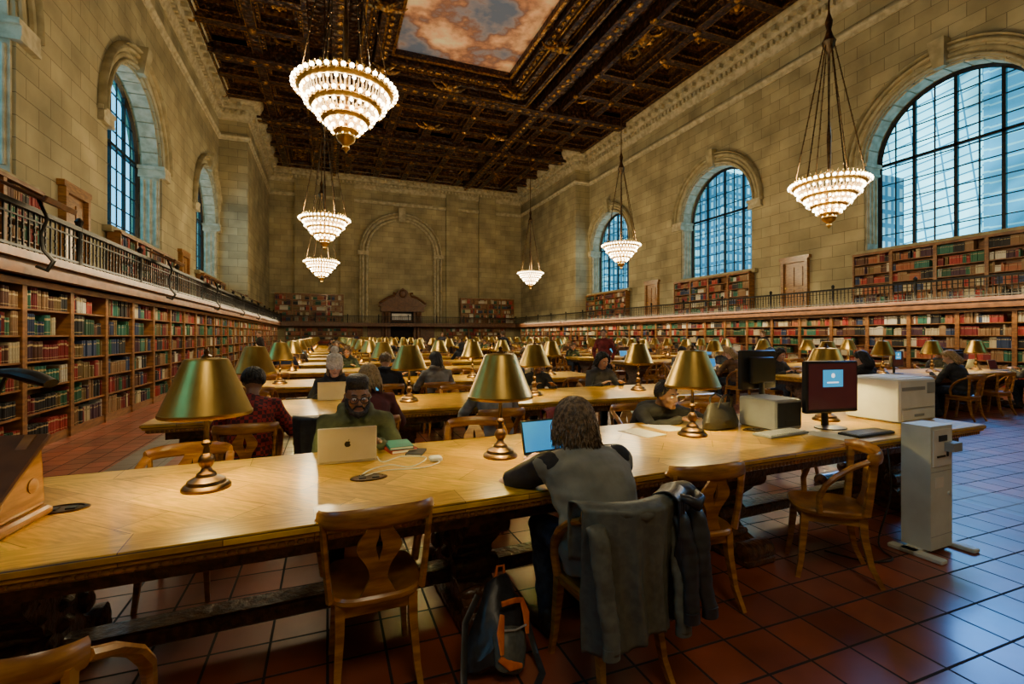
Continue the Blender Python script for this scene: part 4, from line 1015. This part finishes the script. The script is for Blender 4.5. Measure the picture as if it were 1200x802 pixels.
m=MB(); m.lathe([(.012,0),(.012,.01)],12,Matrix.Translation((.09,-.09,.40))@Matrix.Rotation(pi/2,4,'X')); m.obj('lock',steel,ks)
m=MB(); m.bbox(-.24,-.17,-.20,.12,0,.03,.006); m.bbox(.17,.24,-.20,.12,0,.03,.006); m.bbox(-.24,.24,-.05,.05,0,.03,.006); m.obj('foot',beige,ks)
m=MB(); m.box(.02,.13,-.15,-.09,.70,.76); m.obj('card_reader',greyp,ks)
bs=mkobj('book_stand',None,loc=(-1.30,2.40,.76),rz=-.1,label='carved oak lectern-style book rest on the table',cat='book stand')
m=MB(); m.bbox(-.22,.22,-.17,.17,0,.04,.01); m.bbox(-.20,.20,-.15,.15,.04,.06,.008); m.obj('base',wood,bs)
for s in(-1,1):
    m=MB(); m.prism([(-.15,.06),(.15,.06),(.13,.30),(.10,.34),(.05,.30),(0,.24),(-.06,.20),(-.13,.15),(-.16,.11)],s*.18-.018,s*.18+.018,'X')
    for (yy,zz,r) in((.09,.28,.035),(-.11,.12,.03),(.08,.14,.03)): m.lathe([(r*.4,-.03),(r,-.022),(r,.022),(r*.4,.03)],12,Matrix.Translation((s*.18,yy,zz))@Matrix.Rotation(pi/2,4,'Y'))
    m.obj('bracket',wood,bs)
m=MB(); M=Matrix.Translation((0,-.15,.13))@Matrix.Rotation(.62,4,'X'); m.bbox(-.24,.24,0,.34,0,.02,.006,M); m.bbox(-.24,.24,-.02,.01,0,.05,.006,M); m.obj('board',wood_md,bs)
sl=mkobj('swing_arm_lamp',None,loc=(-1.34,2.72,.76),rz=0,label='black swing-arm task lamp clamped behind the book rest',cat='lamp')
m=MB(); m.lathe([(.08,0),(.08,.015),(.03,.03)],18); m.obj('base',blackp,sl)
m=MB(); m.tube([(0,0,.02),(-.02,0,.40),(.05,-.02,.56)],.009,8); m.obj('arm',blackp,sl)
m=MB(); m.tube([(.02,-.02,.58),(.09,-.03,.575),(.16,-.05,.555),(.22,-.06,.53)],[(.02,.015),(.04,.025),(.05,.03),(.045,.02)],12,ref=(0,1,0)); m.obj('lamp_head',blackp,sl)
# ------------------------------------------------------------ chairs at the near table
chair(.19,2.22,.02,True); chair(1.17,1.86,.06,True,'oak library armchair with jackets hung over its back'); chair(1.95,2.22,-.10,True); chair(2.98,2.13,.85,True,'oak library armchair turned sideways beside the table')
chair(-.70,1.60,-.25,True); chair(-.80,3.32,pi,True); chair(.18,3.62,pi,True); chair(1.10,3.62,pi-.2,True); chair(2.06,3.75,pi+.1,True,'oak library armchair with maroon fleece on its back'); chair(2.80,3.82,pi,True); chair(3.5,3.72,pi,True)
chair(4.7,3.75,pi+.3,True)
def drape(name,x,y,rz,mat,label,u0,u1,zb,seed,lay=0,arms=True,ztop=.82):
    m=MB(); nu,nv=70,60; vs=[];fs=[]
    for j in range(nv+1):
        v=j/nv
        for i in range(nu+1):
            u=i/nu; xx=u0+(u1-u0)*u; cr=-.26+.105*abs(xx/.24)**2.2 if abs(xx)<.24 else -.155
            if v<.18:
                t=v/.18; z=.58+(ztop-.58)*t; yy=cr+.055+lay*.3
            elif v<.26:
                t=(v-.18)/.08; z=ztop+.016*math.sin(t*pi); yy=cr+.055-.115*t-lay
            else:
                t=(v-.26)/.74
                # long hanging folds with sharp ridges that run down the cloth
                ph=u*11+seed+.9*math.sin(t*2+seed)
                f=(1-abs(math.sin(ph)))*1.3-.6+(1-abs(math.sin(ph*1.7+1.3)))*.5-.2
                f+=.5*noise.noise(Vector((u*3+seed,t*2,seed*2)))
                edge=min(1,min(u,1-u)*6)
                z=ztop-(ztop-zb)*t*(1+.06*math.sin(u*5+seed)); yy=cr*(1-t*.45)-.10*t-.06-lay-.024*f*min(1,.15+t*1.6)
                yy+=(1-edge)*.05*t
                xx=(u0+u1)/2+(xx-(u0+u1)/2)*(1-.06*t)+.006*noise.noise(Vector((u*3,t*5,seed)))
            vs.append((xx,yy,max(z,.02)))
    for j in range(nv):
        for i in range(nu):
            k=j*(nu+1)+i; fs.append((k,k+1,k+nu+2,k+nu+1))
    m.add(vs,fs)
    root=m.obj(name,mat,None,sharp=None,loc=(x,y,0),rz=rz,label=label,cat='jacket')
    so=root.modifiers.new('s','SOLIDIFY'); so.thickness=.008; so.offset=1
    c=MB(); um=(u0+u1)/2; hw=(u1-u0)*.36
    c.tube([(um-hw,-.235-lay,ztop-.005),(um-hw*.5,-.29-lay,ztop-.012),(um,-.305-lay,ztop-.03),(um+hw*.5,-.29-lay,ztop-.012),(um+hw,-.235-lay,ztop-.005)],[.010,.020,.024,.020,.010],10,ref=(0,0,1)); c.disp(16,.008,seed); c.obj('collar',mat,root,sharp=None)
    if arms:
        for s,xx in((-1,u0+.045),(1,u1-.045)):
            a=MB(); n=34; p=[];rr=[]
            for q in range(n):
                t=q/(n-1); p.append((xx+s*(.010*math.sin(t*4+seed)),-.245-lay-.080*t**.5,.76-(.76-zb-.03)*t)); w_=.004*abs(math.sin(t*26+seed)); rr.append((.042-.010*t+w_,.020+w_))
            a.tube(p,rr,18,ref=(1,0,0)); a.disp(10,.010,seed); a.obj('sleeve',mat,root,sharp=None)
            cf=MB(); pc_=Vector(p[-1]); cf.tube([pc_+Vector((0,0,.03)),pc_-Vector((0,0,.012))],[(.036,.026),(.037,.027)],16,ref=(1,0,0)); cf.obj('cuff',mat,root)
    return root
drape('jacket',1.17,1.86,.06,cl_shell,'grey-green rain jacket hung over the chair back',-.26,.20,.28,1.2,.0)
drape('jacket',1.17,1.86,.06,cl_shellb,'black jacket hung over the same chair back',.12,.30,.34,2.7,.03,ztop=.84)
drape('jacket',2.06,3.75,pi+.1,maroon,'maroon fleece hung over a chair back',-.25,.25,.4,.5,.0,arms=False)
bp_=mkobj('backpack',None,loc=(.70,2.03,0),rz=.30,label='black backpack with orange trim slumped on the tiled floor',cat='backpack')
bp_.scale=(.80,.80,.76)
T=Matrix.Rotation(.20,4,'Y')@Matrix.Rotation(-.20,4,'X')
m=MB(); m.tube([(0,0,0),(0,0,.02),(0,0,.10),(.02,0,.22),(.03,.01,.33),(.05,.02,.43),(.06,.03,.48),(.06,.03,.50)],[(.12,.09),(.175,.14),(.185,.14),(.155,.12),(.14,.10),(.11,.075),(.06,.04),(.02,.015)],30,ref=(1,0,0),M=T); m.disp(6,.055,1); m.disp(14,.020,2); m.v=[(x,y,max(z,0)) for x,y,z in m.v]; m.obj('main_compartment',cl_shellb,bp_)
m=MB(); m.tube([(0,-.115,.03),(0,-.125,.06),(0,-.13,.13),(0,-.12,.20),(.01,-.11,.235)],[(.08,.02),(.10,.05),(.105,.055),(.095,.045),(.06,.015)],20,ref=(1,0,0),M=T); m.disp(9,.03,3); m.v=[(x,y,max(z,0.002)) for x,y,z in m.v]; m.obj('front_pocket',cl_shell,bp_)
for q,pp in enumerate(([(-.06,-.125,.32),(-.095,-.160,.24),(-.095,-.178,.14)],[(.10,-.10,.38),(.125,-.115,.30),(.115,-.14,.20)],[(-.10,-.165,.12),(-.04,-.195,.08),(.03,-.195,.07)])):
    m=MB(); m.tube(pp,[(.016,.009),(.026,.010),(.012,.008)],8,ref=(1,0,0) if q<2 else (0,0,1),M=T); m.obj('orange_panel',orange,bp_)
m=MB(); m.tube([(-.05,-.105,.37),(.03,-.125,.385),(.11,-.095,.37)],[(.008,.016)]*3,8,ref=(0,1,0),M=T); m.obj('orange_trim',orange,bp_)
m=MB(); m.tube([(-.10,-.145,.25),(0,-.17,.245),(.10,-.145,.25)],[(.004,.006)]*3,8,ref=(0,1,0),M=T); m.obj('zip',steel,bp_)
m=MB(); m.tube([(.02,.05,.47),(.03,.05,.54),(.08,.05,.54),(.09,.05,.47)],.008,7,M=T); m.obj('grab_loop',orange,bp_)
for s,pp in((-1,[(-.06,.08,.42),(-.17,.04,.32),(-.23,-.04,.16),(-.28,-.12,.04),(-.34,-.16,.012),(-.32,-.24,.01),(-.20,-.27,.01)]),(1,[(.10,.08,.42),(.20,.04,.32),(.23,-.02,.18),(.22,-.10,.05),(.18,-.20,.012),(.08,-.26,.01),(-.02,-.29,.01)])):
    m=MB(); m.tube(pp,[(.020,.005)]*7,8,ref=(1,0,0),M=None); m.v=[(x,y,max(z,.003)) for x,y,z in m.v]; m.obj('shoulder_strap',cl_shellb,bp_)
# ------------------------------------------------------------ rows of tables
usedP=[False]*4
CC=[(.03,.03,.035),(.06,.06,.065),(.13,.03,.03),(.03,.045,.10),(.15,.14,.12),(.05,.07,.045),(.32,.30,.27),(.02,.02,.023),(.18,.09,.04),(.09,.04,.07)]
def reader(x,y,rz,k,c,label=None,cloth=None):
    if not usedP[k] and cloth is None:
        usedP[k]=True; o=TP[k]; o.location=(x,y,0); o.rotation_euler=(0,0,rz); o.color=c+(1,)
        for q in KIDS[o.name]: q.color=c+(1,)
    else: o=dup(TP[k],loc=(x,y,0),rz=rz,color=c+(1,))
    if label: o['label']=label
    if cloth:
        for q in KIDS[o.name]:
            if q.name.startswith('jacket'): q.material_slots[0].link='OBJECT'; q.material_slots[0].material=cloth
    return o
spec={('L',0,-1):[(-.60,1,(.22,.02,.02),'reader in red checked shirt seen from behind'),(1.55,2,(.36,.36,.35),'reader in pale grey hooded top bent forward')],
      ('L',0,1):[(.08,None,None,None),(2.75,1,(.02,.02,.025),'dark-haired reader in black coat looking down'),(3.85,2,(.05,.05,.06),'reader in dark jumper')],
      ('L',1,-1):[(.8,0,(.03,.03,.04),None)],('L',1,1):[(1.4,2,(.03,.03,.035),None),(3.7,0,(.36,.33,.30),None)]}
for side,rows in(('L',rowsL),('R',rowsR)):
    for ri,(cx,cy) in enumerate(rows):
        table(cx,cy,6.1,0,ri==0)
        near=(side=='L' and ri<2)
        for k in range(4):
            desk_lamp(cx-2.28+1.53*k,cy,ri==0 or near,42 if ri<4 else (0 if k%2 else (78 if ri<11 else 0)))
        for sd in(-1,1):
            taken=[s[0] for s in spec.get((side,ri,sd),[])]
            for (sx,k,c,lb) in spec.get((side,ri,sd),[]):
                chair(sx,cy+sd*(.625+.33),0 if sd<0 else pi,near)
                if k is not None: reader(sx,cy+sd*(.625+.33),0 if sd<0 else pi,k,c,lb,plaid if lb and 'checked' in lb else None)
            for j in range(5):
                sx=cx-2.55+1.25*j+R.uniform(-.12,.12)
                if any(abs(sx-t)<.6 for t in taken): continue
                if R.random()<.08: continue
                oc=R.random()<(.42 if ri>0 else .25)
                if oc: yy=cy+sd*(.625+.33)
                else: yy=cy+sd*(.625+R.uniform(.08,.42))
                rz=(0 if sd<0 else pi)+R.uniform(-.25,.25)*(0 if oc else 1)
                chair(sx,yy,rz,near)
                if oc:
                    reader(sx,yy,rz,R.randrange(4),R.choice(CC))
                    q=R.random()
                    if q<.5: laptop(sx+R.uniform(-.05,.05),cy+sd*.33,.76,rz,R.choice([steel,blackp,greyp]),R.choice([scr_blue,scr_wht,scr_dark]))
                    elif q<.9: sheet(sx+.05,cy+sd*.36,rz+.2)
for k,(x,y) in enumerate(((8.5,6.15),(10.2,5.9),(12.2,5.95))):
    monitor(x,y,R.choice([.1,pi]),w=.40,h=.30,zc=.28,label='black flat computer monitor on a reading table')
drape('jacket',-.02,4.5,.0,cl_shellb,'black coat thrown over a chair back',-.25,.24,.35,.9,arms=False)
chair(-.02,4.5,0,True)
stand_t.location=(7.0,11.2,0); stand_t.rotation_euler=(0,0,2.4); stand_t.color=(.25,.03,.03,1)
for q in KIDS[stand_t.name]: q.color=(.25,.03,.03,1)
for x,y,r,c in((6.4,17.5,.4,(.03,.03,.04)),(-2.4,20.5,2,(.05,.04,.04)),(5.9,26,3,(.1,.1,.12)),(14.9,13,1.3,(.03,.03,.05))):
    dup(stand_t,loc=(x,y,0),rz=r,color=c+(1,))
def ledge(x,y):
    root=mkobj('gallery_ledge',None,loc=(x,y,0),label='slanted wooden reading ledge on the gallery railing',cat='ledge',group='gallery reading ledges')
    m=MB(); M=Matrix.Translation((0,0,RT+.10))@Matrix.Rotation(.42,4,'Y'); m.bbox(-.28,.28,-.36,.36,0,.035,.008,M); m.bbox(.26,.30,-.36,.36,0,.07,.006,M); m.obj('board',wood_md,root)
    b=MB(); b.tube([(.03,0,2.35),(.14,0,2.30),(.2,0,2.42),(.1,0,2.55),(.08,0,2.75),(.14,0,2.95),(.05,0,RT+.08)],[.02,.026,.03,.022,.018,.02,.02],8,ref=(0,1,0)); b.obj('scroll_bracket',iron,root)
for y in(7.6,12.7,17.5,22.3,27.1): ledge(GL+.06,y)
# ------------------------------------------------------------ chandeliers
tiers=[(.80,0,42),(.60,-.27,30),(.40,-.50,18),(.20,-.70,10)]
def chand(x,y,z,full,pw):
    root=mkobj('chandelier',None,loc=(x,y,z),label='tiered gilt chandelier ringed with glowing globe bulbs',cat='chandelier',group='hanging chandeliers')
    bm=MB(); bm.lathe([(.02,0),(.032,.012),(.040,.034),(.033,.058),(.015,.072),(.002,.074)],10)
    me=bm.mesh('bulb',[bulb_m]); far=MB(); low=MB()
    for ti,(r,zz,n_) in enumerate(tiers):
        t=MB()
        t.lathe([(r-.14,zz-.02),(r-.05,zz-.055),(r-.01,zz-.03),(r+.02,zz+.0),(r+.01,zz+.02),(r-.14,zz-.0),(r-.14,zz-.02)],44,cap=False)
        t.lathe([(r-.03,zz+.09),(r-.015,zz+.10),(r-.015,zz+.115),(r-.03,zz+.12),(r-.045,zz+.115),(r-.03,zz+.09)],44,cap=False)
        k=int(n_*2)
        for i in range(k):
            a=2*pi*(i+.5)/k; t.tube([((r-.03)*math.cos(a),(r-.03)*math.sin(a),zz),((r-.03)*math.cos(a),(r-.03)*math.sin(a),zz+.10)],.008,4)
            if i%2: t.ell(((r-.03)*math.cos(a),(r-.03)*math.sin(a),zz+.15),(.020,.020,.036),None,6,4)
        for i in range(n_):
            a=2*pi*i/n_; t.tube([(r*math.cos(a),r*math.sin(a),zz),((r+.05)*math.cos(a),(r+.05)*math.sin(a),zz-.03),((r+.06)*math.cos(a),(r+.06)*math.sin(a),zz+.0)],[.012,.012,.02],5)
        t.obj('tier_ring',brass,root)
        for i in range(n_):
            a=2*pi*i/n_; p=((r+.06)*math.cos(a),(r+.06)*math.sin(a),zz-.0)
            if full: mkobj('bulb',me,root,loc=p)
            else: far.ell((p[0],p[1],p[2]+.035),(.038,.038,.040),None,7,5)
        m_=int(n_*.8)
        for i in range(m_):
            a=2*pi*(i+.5)/m_; low.ell(((r-.07)*math.cos(a),(r-.07)*math.sin(a),zz-.085),(.030,.030,.034),None,8,6)
    if not full: far.obj('bulbs',bulb_m,root,kind='stuff')
    low.obj('lower_bulbs',bulb_m,root,kind='stuff')
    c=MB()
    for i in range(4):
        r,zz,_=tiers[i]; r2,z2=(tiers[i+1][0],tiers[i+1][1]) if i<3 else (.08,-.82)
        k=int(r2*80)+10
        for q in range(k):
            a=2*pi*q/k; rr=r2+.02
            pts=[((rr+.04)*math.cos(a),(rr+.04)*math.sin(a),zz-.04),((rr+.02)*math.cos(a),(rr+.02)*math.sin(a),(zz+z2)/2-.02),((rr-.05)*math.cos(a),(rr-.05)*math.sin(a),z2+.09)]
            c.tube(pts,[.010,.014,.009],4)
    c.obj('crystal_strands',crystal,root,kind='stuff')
    f=MB(); f.lathe([(.14,-.74),(.17,-.80),(.14,-.87),(.07,-.92),(.05,-.95),(.07,-.99),(.03,-1.03),(.003,-1.08)],18); f.obj('finial',brass,root)
    ap=3.6
    for i in range(6):
        s=MB(); a=2*pi*i/6; p=Vector(((.76)*math.cos(a),.76*math.sin(a),.08)); q=Vector((.10*math.cos(a),.10*math.sin(a),ap))
        s.tube([p,q],.014,5)
        for k in range(1,16):
            w=p+(q-p)*k/16; s.ell(tuple(w),(.022,.022,.035),None,6,4)
        s.obj('chain',brass_dk,root)
    t=MB(); t.lathe([(.05,-.74),(.04,-.4),(.06,-.2),(.05,.1),(.03,.3),(.05,1.2),(.02,1.6),(.03,ap-.3),(.13,ap-.12),(.16,ap),(.10,ap+.12),(.05,ap+.3),(.09,ap+.5),(.03,ap+.7),(.02,ap+.8),(.02,ZC-z-.5)],12); t.obj('suspension_rod',brass_dk,root)
    plight('chandelier_light',(x,y,z-.35),pw,(1,.80,.44),.85)
    plight('chandelier_uplight',(x,y,z+.45),pw*.50,(1,.78,.41),.3)
for x,y,z,f,pw in((.3,8.9,5.78,True,470),(-.1,18.6,5.65,False,500),(-.3,27.0,5.3,False,700),(11.7,8.3,5.24,True,440),(12.6,18.7,5.58,False,500),(12.8,29.7,5.65,False,720)):
    chand(x,y,z,f,pw)
# ------------------------------------------------------------ outside
fA=facade('glass_tower_cyan',(.30,.95,1.1),(.16,.72,.92),(.02,.16,.26),2.6,1.0,2.9,.09,.30,1.7,.07,.12)
fB=facade('glass_tower_blue',(.06,.50,.80),(.03,.36,.62),(.22,.85,1.0),4.4,1.15,2.6,.10,.30,1.6,.07)
fC=facade('stone_tower_dusk',(.30,.72,.80),(.06,.26,.38),(.02,.12,.20),1.0,1.5,2.0,.26,.45,1.3,.10)
def bld(x0,x1,y0,y1,h,mat,lab):
    m=MB(); m.box(x0,x1,y0,y1,0,h); m.box(x0+2,x1-2,y0+2,y1-2,h,h+5)
    k=max(int((y1-y0)/6),1)
    for i in range(k+1):
        yy=y0+i*(y1-y0)/k; m.box(x0-.4 if x0>0 else x1-.0,x0 if x0>0 else x1+.4,yy-.2,yy+.2,0,h)
    m.obj('building',mat,label=lab,cat='building',group='office towers outside the windows')
bld(66,90,29.5,40,90,fA,'bright cyan glass tower outside at dusk'); bld(72,94,41,58,75,fB,'blue glass office tower outside at dusk'); bld(64,90,8,28.5,60,fB,'blue glass office tower outside at dusk')
bld(54,60,34,46,19,fC,'pale masonry building outside at dusk'); bld(60,84,60,72,24,fC,'pale masonry building outside at dusk')
bld(66,94,74,90,60,fA,'bright cyan glass tower outside at dusk'); bld(58,80,92,150,42,fC,'pale masonry building outside at dusk'); bld(98,130,56,90,110,fB,'blue glass office tower outside at dusk')
bld(-70,-50,20,60,30,fC,'pale masonry building outside at dusk'); bld(-75,-52,62,120,52,fB,'blue glass office tower outside at dusk')
# ------------------------------------------------------------ light
w=bpy.data.worlds.new('World'); SC.world=w; w.use_nodes=True
bg=w.node_tree.nodes['Background']; bg.inputs[0].default_value=(.10,.50,.82,1); bg.inputs[1].default_value=3.4
def spot(name,loc,tgt,pw,c,rad,ang):
    l=bpy.data.lights.new(name,'SPOT'); l.energy=pw; l.color=c; l.shadow_soft_size=rad; l.spot_size=ang; l.spot_blend=.3
    o=bpy.data.objects.new(name,l); C.objects.link(o); o.location=loc; o.rotation_euler=(Vector(tgt)-Vector(loc)).to_track_quat('-Z','Y').to_euler()
spot('dusk_daylight',(42,19,23),(7,3.0,0),42000,(.09,.36,1),5.5,.6)
for xx,sg in((-3.05,1),(16.0,-1)):
    l=bpy.data.lights.new('shelf_strip_light','AREA'); l.shape='RECTANGLE'; l.size=.05; l.size_y=34; l.energy=230 if sg>0 else 440; l.color=(1,.80,.46)
    o=bpy.data.objects.new('shelf_strip_light',l); C.objects.link(o); o.location=(xx,23,2.62); d=Vector((-sg*.75,0,-1)); o.rotation_euler=(0,math.atan2(-d.x,-d.z)*1.0,0)
plight('chandelier_light',(.3,-1.6,6.2),280,(1,.80,.50),.9); plight('chandelier_light',(11.7,-2,6.2),180,(1,.80,.50),.9)
# ------------------------------------------------------------ camera
cam=bpy.data.cameras.new('Camera'); cam.sensor_width=36; cam.lens=560/1200*36; cam.shift_y=-8/1200; cam.clip_end=500; cam.clip_start=.05
co=bpy.data.objects.new('Camera',cam); C.objects.link(co); co.location=(0,0,1.5); co.rotation_euler=(pi/2,0,-math.atan2(.36,.933))
SC.camera=co
